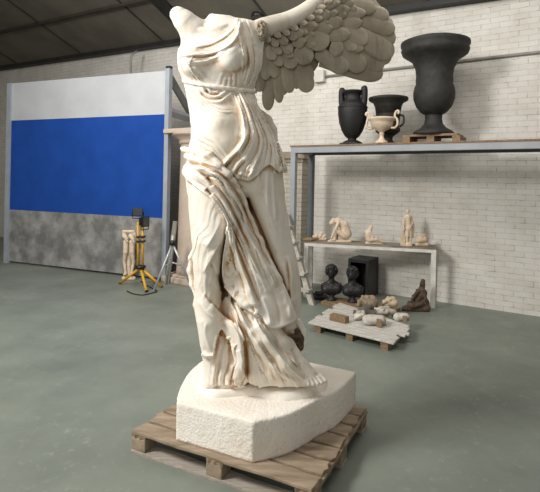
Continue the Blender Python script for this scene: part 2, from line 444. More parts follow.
for y0 in (0.0, LY/2-.05, LY-.10):
    obj('runner', jag_board(0, LX, y0, y0+.10, 0, .018, .004, int(y0*77)+3), M['pallet_runner'], pal, bevel=.002)

# ------------------------------------------------------------------ winged statue
ZT = .347
Y0 = 2.92; PXM = Y0/FPX
def P2W(v):        # carving space (columns: across, down, depth) to metres
    v = np.asarray(v, float); X = v[:, 0]-270; Yv = v[:, 1]-246; Y = Y0+v[:, 2]*PXM
    return np.stack([(X*CS+Yv*SN)/FPX*Y, Y, EYE-(246-X*SN+Yv*CS-HOR)/FPX*Y], 1)
sb = onz(240, 385, ZT)
statue = thing('winged_statue', 'large white plaster statue of a headless winged woman in flowing drapery on rough plinth', 'statue', (sb[0], sb[1], .13))

# plinth
out = [onz(176, 440, .13), onz(252, 463, .13)]
out += [onz(*p, .13) for p in ((281, 456), (299, 448), (317, 437), (336, 426), (351, 410.5))]
out += [onz(356, 371.5, ZT)]
out += [onz(*p, ZT) for p in ((303, 360.5), (270, 354), (236, 352), (215, 355), (203, 360), (196, 365), (188, 373), (182, 383), (178, 393))]
def ring_dense(pts, sharp, step=.03):
    n = len(pts); res = []
    P = [np.array(p[:2]) for p in pts]
    for i in range(n):
        p0, p1, p2, p3 = P[i-1], P[i], P[(i+1) % n], P[(i+2) % n]
        if i in sharp: p0 = 2*p1-p2
        if (i+1) % n in sharp: p3 = 2*p2-p1
        k = max(1, int(np.linalg.norm(p2-p1)/step))
        for t in np.arange(k)/k:
            res.append(.5*((2*p1)+(p2-p0)*t+(2*p0-5*p1+4*p2-p3)*t*t+(3*p1-p0-3*p2+p3)*t**3))
    return res
ring = ring_dense(out, {0, 1, 7, 8}, .012)
ctr = np.mean(ring, 0)
def plinth_mesh():
    mb = MB(); n = len(ring); zs = np.linspace(.13, ZT-.012, 18); vs = []
    rr = np.random.RandomState(3)
    for z in zs:
        for i, p in enumerate(ring):
            d = (p-ctr)/np.linalg.norm(p-ctr); q = p+d*(rr.uniform(-.002, .002))
            vs.append((q[0], q[1], z))
    rows = len(zs)
    for s, z in ((.992, ZT-.003), (.975, ZT), (.8, ZT), (.5, ZT), (.2, ZT)):
        for p in ring:
            q = ctr+(p-ctr)*s; vs.append((q[0], q[1], z+rr.uniform(-.0012, .0012))); 
        rows += 1
    fs = [(r*n+i, r*n+(i+1) % n, (r+1)*n+(i+1) % n, (r+1)*n+i) for r in range(rows-1) for i in range(n)]
    fs.append(tuple((rows-1)*n+i for i in range(n))); fs.append(tuple(range(n))[::-1])
    return mb.add(vs, fs)
obj('plinth', plinth_mesh(), M['plinth'], statue, True, label='low white pitted block shaped like a ship prow')

# --- carving grid for the dressed figure
G = Grid((160, 0, -58), (332, 392, 56), .78)
GX, GY, GD = [G.ax[i].reshape([-1 if j == i else 1 for j in range(3)]) for i in range(3)]
def loft(rows, k, cap=4):
    R = np.array(rows, float); ys = G.ax[1]
    xl, xr, dc, b = [np.interp(ys, R[:, 0], R[:, i]).reshape(1, -1, 1) for i in (1, 2, 3, 4)]
    a = (xr-xl)/2; xc = (xl+xr)/2
    f = (np.sqrt(((GX-xc)/a)**2+((GD-dc)/b)**2)-1)*np.minimum(a, b)
    f = smax(f, np.maximum(R[0, 0]-GY, GY-R[-1, 0])*np.ones_like(f), cap)
    G.F = smin(G.F, f.astype(np.float32), k)
TORSO = [(18, 214, 244, 4, 12), (22, 206, 256, 5, 15), (28, 192, 262, 5, 19), (36, 182, 264, 4, 25), (43, 181, 264, 4, 29), (52, 178, 263, 3, 31), (58, 177, 262.5, 3, 32),
         (70, 178.5, 260, 3, 31), (81, 183, 255, 3, 28), (92, 186, 254, 3, 26), (105, 189, 256, 2, 26), (116, 190.5, 259.5, 1, 27), (126, 192, 265, 1, 29),
         (140, 193, 271.5, 1, 31), (150, 190, 274.5, 1, 32), (165, 188, 279, 2, 33), (178, 187, 281, 3, 32), (192, 188, 282, 4, 28), (200, 194, 276, 4, 20)]
LEFTLEG = [(172, 187, 230, -4, 27), (190, 188, 234, -8, 27), (210, 188.5, 234, -12, 25), (224, 190, 232, -15, 24), (244, 192, 227, -18, 22.5), (265, 193.5, 223, -16, 20),
           (285, 194, 221, -13, 18), (310, 197.5, 221, -10, 16.5), (330, 199.5, 221, -9, 15), (350, 202.5, 219, -8, 13), (358, 204, 216, -8, 11), (372, 205, 217, -8, 10), (386, 205, 219, -8, 10)]
RIGHTLEG = [(172, 230, 281, 6, 31), (190, 238, 283.5, 8, 31), (210, 246, 286.5, 9, 29), (225, 250, 289.5, 10, 28), (240, 255, 292, 11, 27), (255, 259, 296, 12, 25),
            (270, 262, 299, 13, 25), (285, 266, 301, 14, 24), (300, 268, 301.5, 15, 23), (320, 272, 300, 16, 21), (340, 276, 300, 17, 18), (360, 281, 301, 16, 16), (386, 283, 303, 14, 15)]
MIDDLE = [(215, 225, 245, -2, 12), (235, 222, 258, -4, 15), (255, 221, 266, -5, 17), (280, 221, 275, -7, 18), (305, 222, 280, -8, 18), (330, 224, 282, -8, 18), (350, 228, 288, -9, 18), (370, 232, 300, -9, 17), (386, 234, 310, -9, 15)]
BACKCLOTH = [(205, 200, 270, 12, 12), (250, 200, 280, 12, 13), (300, 203, 285, 12, 13), (350, 206, 290, 10, 13), (386, 208, 295, 8, 13)]
loft(TORSO, 0)
# shoulders, neck root, arms
G.chain([(178, 14.6, -2), (184.5, 21, -2), (193, 30, 0), (200, 42, 3)], [8.3, 10.5, 13, 17], 4)
G.cone((221, 34, 3), (219, 21, 3), 19, 10, 7, sc=(1.25, 1, 1))
G.cone((248, 34, 4), (257, 32, 5), 12, 9, 5)
Fskin = G.F.copy()
# breasts
G.cone((231, 57, -28), (229.5, 50, -18), 13, 14.5, 7); G.cone((193, 64, -20), (194, 57, -14), 10, 14, 8)
# belly
G.cone((218, 128, -20), (222, 140, -19), 15, 16, 12)
loft(LEFTLEG, 6); loft(RIGHTLEG, 6); loft(MIDDLE, 4); loft(BACKCLOTH, 3)
# flat broken neck
G.F = smax(G.F, np.where(GX > 204, (13.6+.10*(GX-212))-GY, (GX-204)*0-99)*np.ones_like(G.F), 1.0)
Fbody = G.F.copy()

def dmap(F):
    S = F < 0; i = np.argmax(S, 2); has = S.any(2); i1 = np.clip(i, 1, None)
    I, J = np.indices(i.shape); a = F[I, J, i1-1]; b = F[I, J, i1]
    t = np.where(np.abs(a-b) > 1e-6, a/(a-b+1e-9), 0)
    return np.where(has, G.ax[2][i1-1]+t*G.h, np.nan)
def dsamp(D, x, y):
    i = int(round((x-G.lo[0])/G.h)); j = int(round((y-G.lo[1])/G.h))
    for rad in range(0, 7):
        w = D[max(0, i-rad):i+rad+1, max(0, j-rad):j+rad+1]
        if w.size and np.isfinite(w).any(): return float(np.nanmean(w))
    return 0.0
def fold(pts, r=2.5, h=1.6, k=1.6, taper=.45, D=None, sub=False, lift=0):
    """ridge (or groove) that follows the surface along a path"""
    D = CUR if D is None else D
    S = spline([p[:2] for p in pts], 2.0); n = len(S); ds = np.array([dsamp(D, x, y) for x, y in S])
    if n > 5: ds = np.convolve(np.pad(ds, 2, 'edge'), np.ones(5)/5, 'valid')
    t = np.linspace(0, 1, n); w = 1-(1-np.clip(np.minimum(t, 1-t)*5, 0, 1))**2*(1-taper)
    rs = r*w; c = ds-rs+h*w if sub else ds+rs-h*w-lift
    Q = np.column_stack([S, c]); G.chain(Q, rs, k, sub)
def groove(pts, r=2.0, h=1.6, k=1.2, taper=.3, D=None): fold(pts, r, h, k, taper, D, True)
def polyd(poly):
    x = GX[:, :, 0]; y = GY[:, :, 0]; P = np.array(poly, float); n = len(P)
    d = np.full((G.n[0], G.n[1]), 1e9); ins = np.zeros(d.shape, bool)
    for i in range(n):
        a, b = P[i-1], P[i]; e = b-a; wx = x-a[0]; wy = y-a[1]
        t = np.clip((wx*e[0]+wy*e[1])/(e@e+1e-9), 0, 1); d = np.minimum(d, (wx-e[0]*t)**2+(wy-e[1]*t)**2)
        c = (a[1] > y) != (b[1] > y)
        with np.errstate(divide='ignore', invalid='ignore'):
            ins ^= c & (x < (b[0]-a[0])*(y-a[1])/(b[1]-a[1]+1e-12)+a[0])
    return (np.sqrt(d)*np.where(ins, -1, 1)).astype(np.float32)
def smoothpoly(poly): return [tuple(p) for p in spline(list(poly)+[poly[0]], 3.0)[:-1]]
def blur(F, it=2):
    for _ in range(it):
        for ax in (0, 1, 2):
            A = np.concatenate([np.take(F, [0], ax), F, np.take(F, [-1], ax)], ax); n0 = F.shape[ax]
            F = (np.take(A, range(0, n0), ax)+2*np.take(A, range(1, n0+1), ax)+np.take(A, range(2, n0+2), ax))*.25
    return F
def sheet(poly, t, k=1.2, dmaxv=10, F=None, edge=1.5):
    f = (F if F is not None else blur(G.F, 2))-t
    p = polyd(poly)[:, :, None]
    f = smax(smax(f, p*np.ones_like(f), edge), (GD-dmaxv)*np.ones_like(f), 2)
    G.F = smin(G.F, f.astype(np.float32), k)
def refresh():
    global CUR
    CUR = dmap(G.F)

# ===== height strokes: cloth relief painted as a height over the front of the carved volume =====
XX = GX[:, :, 0]+0*GY[:, :, 0]; YY = GY[:, :, 0]+0*GX[:, :, 0]
HM = np.zeros(XX.shape, np.float32)
def gblur(A, it):
    for _ in range(it):
        for ax in (0, 1):
            P = np.concatenate([np.take(A, [0], ax), A, np.take(A, [-1], ax)], ax); n0 = A.shape[ax]
            A = (np.take(P, range(0, n0), ax)+2*np.take(P, range(1, n0+1), ax)+np.take(P, range(2, n0+2), ax))*.25
    return A
def noise2(scale, seed):
    r = np.random.RandomState(seed); nx, ny = int(180/scale)+3, int(410/scale)+3; g = r.uniform(-1, 1, (nx, ny))
    u = (XX-G.lo[0])/scale; v = (YY-G.lo[1])/scale; i = u.astype(int); j = v.astype(int); fu = u-i; fv = v-j
    fu = fu*fu*(3-2*fu); fv = fv*fv*(3-2*fv)
    return (g[i, j]*(1-fu)+g[i+1, j]*fu)*(1-fv)+(g[i, j+1]*(1-fu)+g[i+1, j+1]*fu)*fv
N8, N20 = noise2(8, 1), noise2(20, 2)
def linedist(pts, step=2.5, w=None):
    """distance to a path, signed side (+ = to the right when walking along it with y down -> image left), and position along it"""
    S = spline(pts, step); X = XX if w is None else XX[w]; Y = YY if w is None else YY[w]
    best = np.full(X.shape, 1e9); side = np.zeros(X.shape); par = np.zeros(X.shape); n = len(S)-1
    for i in range(n):
        a = S[i]; e = S[i+1]-a; L = e@e+1e-9; wx = X-a[0]; wy = Y-a[1]; t = np.clip((wx*e[0]+wy*e[1])/L, 0, 1)
        d = (wx-e[0]*t)**2+(wy-e[1]*t)**2; m = d < best
        best = np.where(m, d, best); side = np.where(m, np.sign(e[0]*wy-e[1]*wx), side); par = np.where(m, (i+t)/n, par)
    return np.sqrt(best), side, par
def stroke(pts, h, wa=3.0, wb=None, p=1.25, t0=.18, t1=.18):
    """ridge (h>0) or crease (h<0); wa = reach on the image-left side when drawn downward, wb = on the other side"""
    wb = wa if wb is None else wb; P = np.array(pts, float); R = max(wa, wb)*2.6
    i0 = max(0, int((P[:, 0].min()-R-G.lo[0])/G.h)); i1 = int((P[:, 0].max()+R-G.lo[0])/G.h)+1
    j0 = max(0, int((P[:, 1].min()-R-G.lo[1])/G.h)); j1 = int((P[:, 1].max()+R-G.lo[1])/G.h)+1
    w = (slice(i0, i1), slice(j0, j1)); d, sd, t = linedist(pts, 2.5, w)
    ww = np.where(sd > 0, wa, wb); fade = np.clip(t/max(t0, 1e-3), 0, 1)*np.clip((1-t)/max(t1, 1e-3), 0, 1)
    HM[w] += (h*np.exp(-(d/ww)**p)*fade*(2-fade)).astype(np.float32)
def pleats(guides, amp, freq, seed=0, soft=4.0, pw=.75, poly=None, wob=.35, tt=.06):
    D, T = [], []
    for g in guides:
        d, sd, t = linedist(g, 4.0); D.append(d); T.append((t, sd))
    D = np.array(D); n = len(guides); i = np.argmin(D, 0); I, J = np.indices(i.shape)
    lo = np.where(i > 0, D[np.clip(i-1, 0, n-1), I, J], 1e9); hi = np.where(i < n-1, D[np.clip(i+1, 0, n-1), I, J], 1e9)
    j = np.where(hi < lo, i+1, i-1); dj = np.minimum(lo, hi); di = D[i, I, J]
    s_ = i+(j-i)*di/(di+dj+1e-6)
    # outside the outermost guides the pleats die out
    sideL = T[0][1]; sideR = T[-1][1]
    outd = np.maximum(np.where(sideL > 0, D[0], 0)*(i == 0), np.where(sideR < 0, D[-1], 0)*(i == n-1))
    par = np.choose(i, [t[0] for t in T]) if n < 30 else 0
    m = np.clip(1-outd/soft, 0, 1)*np.clip(par/tt, 0, 1)*np.clip((1-par)/tt, 0, 1)*np.clip((18-di)/8, 0, 1)
    if poly is not None: m = m*np.clip(-polyd(poly)/4+.5, 0, 1)
    x = s_*freq+wob*N20+.12*N8+50; k = np.floor(x).astype(int); u = x-k
    r = np.random.RandomState(seed); am = r.uniform(.35, 1, 400); sk = r.uniform(.6, 1.7, 400)
    prof = np.abs(np.sin(PI*np.power(np.clip(u, 1e-4, 1), sk[k % 400])))**pw*am[k % 400]
    x2 = x*2.3+7.3; k2 = np.floor(x2).astype(int); prof = prof+.18*np.abs(np.sin(PI*(x2-k2)))**.8*am[(k2+31) % 400]
    HM[:] += (amp*m*prof*np.clip(.75+.6*N20+.25*N8, .15, 1.3)).astype(np.float32)
def apply_height(d0=4, d1=16, lim=None):
    global HM
    H = HM[:, :, None]*1.3; w = np.clip((d1-GD)/(d1-d0), 0, 1)
    G.F = (G.F-H*w).astype(np.float32); HM = np.zeros(XX.shape, np.float32)
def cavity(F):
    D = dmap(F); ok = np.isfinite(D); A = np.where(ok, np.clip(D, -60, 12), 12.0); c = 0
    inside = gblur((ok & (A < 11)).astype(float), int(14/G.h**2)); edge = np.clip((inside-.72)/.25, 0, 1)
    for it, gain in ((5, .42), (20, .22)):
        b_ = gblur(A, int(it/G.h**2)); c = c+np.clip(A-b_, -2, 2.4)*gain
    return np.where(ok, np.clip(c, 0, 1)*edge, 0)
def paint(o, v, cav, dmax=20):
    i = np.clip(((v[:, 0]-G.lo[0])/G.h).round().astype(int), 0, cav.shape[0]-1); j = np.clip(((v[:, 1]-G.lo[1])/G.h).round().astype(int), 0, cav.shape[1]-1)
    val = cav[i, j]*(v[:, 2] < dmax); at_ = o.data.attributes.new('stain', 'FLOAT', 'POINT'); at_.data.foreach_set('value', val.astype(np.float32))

# ===== tunic =====
G.F = np.clip(Fbody, -60, 60)
refresh()
# big masses of gathered cloth sweeping down to the trailing foot
G.chain([(246, 312, -22), (264, 340, -24), (284, 364, -22), (306, 382, -16)], [7, 9, 9, 5], 6)
G.chain([(262, 318, -18), (282, 344, -18), (296, 362, -14)], [7, 8, 6], 6)
G.chain([(196, 246, 0), (193, 258, 3), (191, 271, 5), (193, 284, 5), (196, 294, 2)], [2.5, 3.4, 3.6, 3.4, 2.5], 2.5)
G.chain([(196, 296, 2), (195.5, 305, 4), (197, 311, 2)], [1.5, 2.4, 1.5], 2)
# sheet of cloth from the forward shin sweeping round to an edge
refresh()
G.chain([(222, 330, -6), (224, 350, -7), (226, 386, -9)], [10, 11, 12], 6); G.chain([(236, 345, -14), (238, 366, -14), (238, 386, -13)], [6, 6.5, 7], 5); G.chain([(210.5, 350, -14), (210.5, 386, -13)], [6.5, 7], 4)
SW = smoothpoly([(196, 285), (208, 300), (222, 314), (234, 326), (241.5, 343), (244, 364), (241, 385), (237, 385), (238, 366), (235.5, 351), (231, 341), (225, 332), (221, 328), (217.5, 336), (215, 346), (213.5, 355), (203, 355), (198, 330), (194, 305)])
sheet(SW, 5.5*np.clip((GY-288)/34, -.4, 1), 1.6, 6, edge=1.6)
# --- lower relief
pleats([[(217, 334), (213, 356), (209, 386)], [(224, 336), (222, 358), (219, 386)], [(231, 344), (231, 362), (228, 386)], [(238, 350), (239, 366), (236, 386)]], 3.0, 1.15, 3, pw=.8, tt=.02)
pleats([[(226, 290), (236, 332), (248, 386)], [(234, 300), (250, 342), (270, 386)], [(244, 308), (264, 348), (288, 386)], [(256, 318), (278, 354), (304, 385)], [(264, 322), (288, 354), (302, 368)]], 3.2, 1.05, 5, pw=.75, wob=.5, tt=.03)
pleats([[(226, 290), (236, 332), (248, 386)], [(234, 300), (250, 342), (270, 386)], [(244, 308), (264, 348), (288, 386)], [(256, 318), (278, 354), (304, 385)], [(264, 322), (288, 354), (302, 368)]], .9, 3.4, 6, pw=.8, wob=.9)
stroke([(236, 304), (254, 338), (276, 370), (300, 384)], 3.0, 6, 2.2)
stroke([(250, 312), (270, 342), (292, 370), (308, 381)], 3.4, 7, 2.4)
stroke([(224, 284), (234, 298), (246, 312), (258, 326)], -4, 6, 4); stroke([(218, 272), (224, 288), (234, 306)], -2.5, 2.5, 4)
stroke([(245, 340), (247, 362), (248, 386)], -5, 2.5, 3.2, t0=.3, t1=.02)
stroke([(222, 317), (235, 329), (241.5, 346), (242.5, 364), (240, 382)], 4.0, 9, 2.0, t0=.3, t1=.05)
stroke([(202, 353), (206, 355.5), (214, 355)], 1.8, 4, 1.0, t0=.05, t1=.05)
# forward leg: taut cloth with fine pulls
pleats([[(198, 188), (193, 215), (191, 245)], [(212, 198), (205, 222), (197, 250), (196, 275)], [(222, 210), (213, 236), (204, 262), (201, 292)], [(229, 226), (222, 250), (212, 275), (206, 302)], [(230, 240), (226, 265), (220, 290), (214, 314)]], .75, 1.7, 8, pw=.9, wob=.8)
stroke([(228, 222), (222, 240), (212, 258), (203, 274)], 1.6, 4, 1.6); stroke([(224, 214), (216, 232), (206, 248)], 1.2, 4, 1.6); stroke([(229, 234), (224, 256), (220, 276), (222, 296)], 1.8, 4, 2)
stroke([(210, 262), (219, 280), (228, 298)], -1.2, 2, 2); stroke([(198, 300), (206, 312), (220, 322)], 1.4, 2, 4); stroke([(206, 322), (205, 336), (211, 352)], .9, 2, 3); stroke([(201, 318), (202, 336), (204, 350)], .8, 2, 3)
# rear leg
pleats([[(238, 184), (252, 215), (266, 250), (278, 285)], [(254, 182), (264, 215), (275, 250), (284, 300)], [(267, 170), (274, 205), (283, 245), (291, 305)], [(280, 174), (288, 215), (295, 258), (298, 312)]], .4, 1.8, 12, pw=1.0, wob=.7)
stroke([(268, 170), (267, 192), (268, 216)], 1.4, 2, 4); stroke([(273, 172), (274, 196), (276, 220)], 1.2, 2, 3)
stroke([(288, 255), (292, 275), (291, 300), (292, 318)], 2.0, 3, 2); stroke([(283, 262), (287, 282), (286, 306)], 1.4, 3, 2); stroke([(287, 258), (289, 285), (288, 310)], -1.6, 1.6, 1.6)
stroke([(240, 184), (252, 208), (264, 236), (274, 262), (284, 286), (292, 300)], -4.5, 5, 3, t0=.1, t1=.1)
stroke([(230, 226), (224, 250), (221.5, 275), (224, 292)], -5, 2.5, 3.5, t0=.1, t1=.1)
apply_height(4, 18)
refresh()
# hollow under the flap by the rear ankle, with a rolled rim
dh = dsamp(CUR, 293, 344)
G.chain([(299, 322, dh+3), (303.5, 331, dh+5), (304.5, 344, dh+6), (301, 355, dh+4), (292, 361, dh)], [3.0, 2.8, 2.4, 2.6, 3], 1.5)
G.cone((292, 338, dh-3), (295, 351, dh-1), 7, 6.5, 1.2, True); G.cone((297, 340, dh+2), (298, 350, dh+2), 4.5, 4.5, 1.2, True); G.cone((290, 332, dh-3), (297, 331, dh), 3, 3, 1.2, True)
refresh()
# --- overfold: short skirt over the hips
OVER = smoothpoly([(188, 120), (200, 112), (240, 102), (262, 104), (296, 130), (296, 168), (286, 174), (283, 170), (279, 172), (274.5, 167), (269, 164), (264, 168), (258, 174), (249, 180.5), (241, 179), (234, 178), (231, 173), (224, 170), (214, 162), (203, 156), (190, 151)])
sheet(OVER, 3.0*np.clip((GY-112)/45, -.3, 1), 1.0, 30)
FAN = [[(237, 95), (243, 118), (245, 136), (238, 150), (226, 162), (220, 171)], [(242, 95), (251, 120), (254, 140), (247, 156), (237, 168), (232, 180)], [(246, 96), (257, 122), (262, 143), (256, 162), (246, 182)],
       [(249, 97), (264, 126), (270, 148), (266, 170)], [(252, 99), (271, 130), (280, 156), (282, 176)], [(257, 104), (277, 132), (288, 158), (291, 174)]]
pleats(FAN, 2.0, 1.9, 21, pw=.75, tt=.08, wob=.45)
pleats(FAN, .7, 5.3, 22, pw=.8, tt=.1, wob=.6)
stroke(FAN[0], 2.6, 2.0, 5); stroke(FAN[1], 2.6, 2.2, 5); stroke(FAN[2], 1.8, 2, 4); stroke([(251, 100), (268, 134), (275, 156), (274, 170)], 1.6, 2, 4)
stroke([(240, 152), (232, 160), (222, 171)], -5.5, 1.6, 3.2, t0=.3, t1=.02); stroke([(246, 160), (238, 169), (232, 179)], -4, 1.4, 2.4, t0=.3, t1=.02)
pleats([[(189, 146), (204, 153), (214, 160), (222, 169)], [(192, 136), (206, 144), (217, 155), (224, 167)], [(202, 131), (214, 139), (224, 151), (230, 162)]], 1.0, 1.9, 23, tt=.25)
stroke([(233, 177), (241, 174), (248, 176), (256, 169)], 1.6, 2, 2); stroke([(236, 173), (242, 178)], -1.5, 1.5, 1.5); stroke([(250, 171), (246, 179)], -1.2, 1.5, 1.5)
apply_height(6, 26)
G.chain([(260, 112, 22), (267, 120, 24), (272, 130, 24), (275, 140, 20)], [3, 5, 5, 3], 2)
# --- waist under the cord, belly
stroke([(201, 85), (206, 93), (216, 96.5), (228, 90)], 2.2, 2.4, 1.8, t0=.1, t1=.1); stroke([(196, 85), (203, 98), (218, 102), (233, 92)], 1.4, 2.5, 1.8, t0=.1, t1=.1); stroke([(207, 86), (211, 91.5), (219, 92)], 1.6, 1.6, 1.4, t0=.1)
stroke([(205, 90), (211, 94.5), (220, 94)], -2.0, 1.2, 1.2); stroke([(200, 92), (209, 99), (224, 98)], -1.2, 1.2, 1.2)
pleats([[(186, 88), (189, 108), (196, 122)], [(190, 86), (198, 102), (212, 112), (226, 118)], [(197, 87), (206, 101), (222, 108), (240, 110)]], 1.0, 2.6, 31, tt=.15, wob=.6)
pleats([[(231, 90), (237, 104), (240, 122), (238, 138)], [(239, 91), (246, 106), (252, 122)], [(247, 92), (254, 106), (262, 120)], [(252, 93), (258, 106), (268, 122)]], 1.3, 2.4, 33, tt=.12)
stroke([(238, 90), (245, 104), (251, 118)], 1.6, 2, 3); stroke([(190, 84), (190, 102), (194, 126)], .9, 2, 2)
# --- bodice: swags from the shoulder and folds round the breast
SWG = [[(238, 18), (231, 31), (217, 41), (203, 45), (188, 48), (178, 49)], [(241, 20), (236, 38), (223, 49), (207, 54), (192, 55), (177, 56)], [(243, 24), (239, 42), (226, 54), (210, 60), (194, 62), (177, 62)]]
pleats(SWG, 1.3, 1.5, 41, tt=.03, pw=.75)
pleats(SWG, .5, 4.3, 42, tt=.05, pw=.8, wob=.6)
stroke(SWG[0], 1.5, 1.4, 1.6, t0=.02, t1=.02); stroke(SWG[1], 2.4, 4, 1.6, t0=.05, t1=.1); stroke([(233, 42), (222, 50), (206, 57), (196, 58), (186, 56)], -1.1, 1.4, 1.4, t1=.4); stroke([(224, 52), (212, 59), (197, 63), (180, 58)], 1.5, 3.5, 1.6)
stroke([(236, 27), (226, 38), (210, 46), (196, 49)], -1.2, 1.2, 1.2)
pleats([[(237, 18), (239, 36), (243, 52), (244, 68), (239, 86)], [(244, 18), (249, 40), (252, 56), (251, 70), (246, 87)], [(250, 18), (255, 38), (260, 56), (259, 70), (252, 88)]], 1.8, 1.6, 43, tt=.05, pw=.75, wob=.5)
stroke([(242, 19), (247, 42), (251, 58), (249, 72), (244, 86)], 1.8, 1.8, 3); stroke([(237, 22), (240, 40), (244, 56), (243, 70)], 1.4, 1.5, 3)
pleats([[(178, 60), (184, 72), (191, 84)], [(184, 60), (194, 74), (204, 86)], [(192, 66), (203, 78), (216, 88)]], 1.7, 2.4, 45, tt=.15)
pleats([[(219, 70), (215, 79), (213, 88)], [(228, 77), (226, 88)], [(237, 72), (237, 88)]], 1.3, 2.0, 47, tt=.15)
pleats([[(238, 84), (240, 78), (242, 60)], [(246, 86), (249, 76), (250, 58)], [(252, 88), (257, 76), (258, 58)]], .7, 3.2, 48, tt=.15)
apply_height(6, 26)
Fdress = G.F.copy()
NECK = smoothpoly([(150, 50), (168, 49), (181, 47.5), (190, 45), (203, 42), (217, 37.5), (228, 30), (235, 21), (237, 12), (253, 12), (253.5, 24), (254, 36), (256, 44), (261, 50), (340, 64), (340, 420), (150, 420)])
# skin shows above the neckline and at the foot: cut the cloth there
pn = polyd(NECK)[:, :, None]
G.F = smax(Fdress, pn*np.ones_like(G.F), 1.0)
FOOTCUT = polyd([(291, 350), (297, 362), (303, 372), (306, 379), (310, 400), (345, 400), (345, 345), (300, 346)])[:, :, None]
G.F = np.where(GY > 340, smax(G.F, -FOOTCUT*np.ones_like(G.F), 1.5), G.F)
G.F = smax(G.F, (GY-(388.6+.6*np.sin(GX*.35)+.4*np.sin(GX*.8+1)))*np.ones_like(G.F), 2.5)
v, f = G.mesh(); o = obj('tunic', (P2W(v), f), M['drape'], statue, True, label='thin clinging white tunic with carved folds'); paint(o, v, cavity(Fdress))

# ===== body (one continuous surface, skin shows at neck, shoulders, arm stump and foot) =====
G.F = np.clip(Fskin, -60, 60); 
G.F = smax(G.F, np.where(GX > 204, (13.6+.10*(GX-212))-GY, -99)*np.ones_like(G.F), 1.0)
loft([(r[0], r[1]+5, r[2]-5, r[3]+1, r[4]-5) for r in LEFTLEG], 6); loft([(r[0], r[1]+5, r[2]-5, r[3]+1, r[4]-5) for r in RIGHTLEG], 6)
inner = np.where(GY > 52, G.F+2.5, G.F+.0); G.F = smax(np.minimum(inner, 60), np.where(pn < -3, G.F+2.2, -1e3), .8)
refresh()
fold([(199, 30), (212, 30), (226, 25)], 2.2, .9, 2.5)      # collarbone
fold([(206, 24), (214, 28), (222, 30)], 2, .7, 2)
# trailing foot with five toes
G.chain([(286, 345, 0), (293, 357, -5), (302, 367, -10), (311, 374, -13)], [9, 8.5, 7.5, 6], 3)
for rx, ry, x, y, dd, r in ((315, 375, 325, 381, -17, 2.7), (312, 376.5, 321.5, 383, -21, 2.2), (309, 378, 317.5, 384, -24, 2.1), (306.5, 379, 313, 384.5, -26, 2.0), (304, 380, 308.5, 384.5, -27, 1.9)):
    G.chain([(rx, ry, dd+8), ((rx+x)/2+.6, (ry+y)/2-1.6, dd+3), (x, y, dd)], [3.2, r*1.05, r], .5)
G.cone((300, 368, -12), (309, 378, -18), 8, 5.5, 3)
G.F = np.maximum(G.F, (GY-388.5)*np.ones_like(G.F))
v, f = G.mesh(); obj('body', (P2W(v), f), M['plaster'], statue, True, label='smooth white body with missing head and arms')

# stained hollow under the hem by the rear ankle
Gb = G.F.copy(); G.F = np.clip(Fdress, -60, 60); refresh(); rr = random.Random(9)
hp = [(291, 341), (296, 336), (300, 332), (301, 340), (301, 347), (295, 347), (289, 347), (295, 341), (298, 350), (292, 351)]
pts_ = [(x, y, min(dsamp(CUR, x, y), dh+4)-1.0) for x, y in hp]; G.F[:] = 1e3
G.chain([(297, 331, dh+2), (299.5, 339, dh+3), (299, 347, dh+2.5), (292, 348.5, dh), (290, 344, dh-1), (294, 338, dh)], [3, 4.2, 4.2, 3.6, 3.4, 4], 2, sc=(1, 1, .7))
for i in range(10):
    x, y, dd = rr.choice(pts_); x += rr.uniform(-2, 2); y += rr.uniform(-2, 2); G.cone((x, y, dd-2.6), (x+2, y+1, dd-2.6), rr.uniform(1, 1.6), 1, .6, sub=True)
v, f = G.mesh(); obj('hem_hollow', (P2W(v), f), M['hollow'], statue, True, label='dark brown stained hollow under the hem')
G.F = Gb
# rough break where the second arm is missing
refresh(); DBR = dsamp(CUR, 260, 31)
G.F[:] = 1e3
G.cone((261, 30.5, DBR-1), (262, 31, DBR+8), 10.6, 10.6, 1, sc=(.6, 1, .35))
refresh()
rr = random.Random(5)
for i in range(26):
    x = 260.5+rr.uniform(-4.5, 4.5); y = 30.5+rr.uniform(-8, 8); G.cone((x, y, dsamp(CUR, x, y)), (x+.5, y+.5, dsamp(CUR, x, y)), rr.uniform(.8, 1.5), 1, .5, sub=rr.random() < .6)
v, f = G.mesh(); obj('arm_break', (P2W(v), f), M['broken'], statue, True, label='rough grey broken shoulder where the arm is missing')

# ===== cord =====
Dd = dmap(Fdress)
fr = [(x, y, dsamp(Dd, x, y)-.4) for x, y in spline([(184.5, 81), (192, 83), (205, 85.3), (225, 88), (243, 90.3), (252, 91.3)], 2)]
bk = [(255.5, 91.5, 5), (252, 91, 18), (240, 89, 27), (222, 87, 31), (204, 84, 27), (189, 81, 18), (183.5, 80.5, 5)]
lp_ = [p for p in fr]+bk
lw = P2W(np.array(lp_)); cm = MB(); cm.tube(lw, [PXM*2.1*(1+.12*math.sin(i*1.9)) for i in range(len(lw))], 10, closed=True)
obj('belt_cord', cm, M['plaster'], statue, True, label='twisted cord tied round the chest')

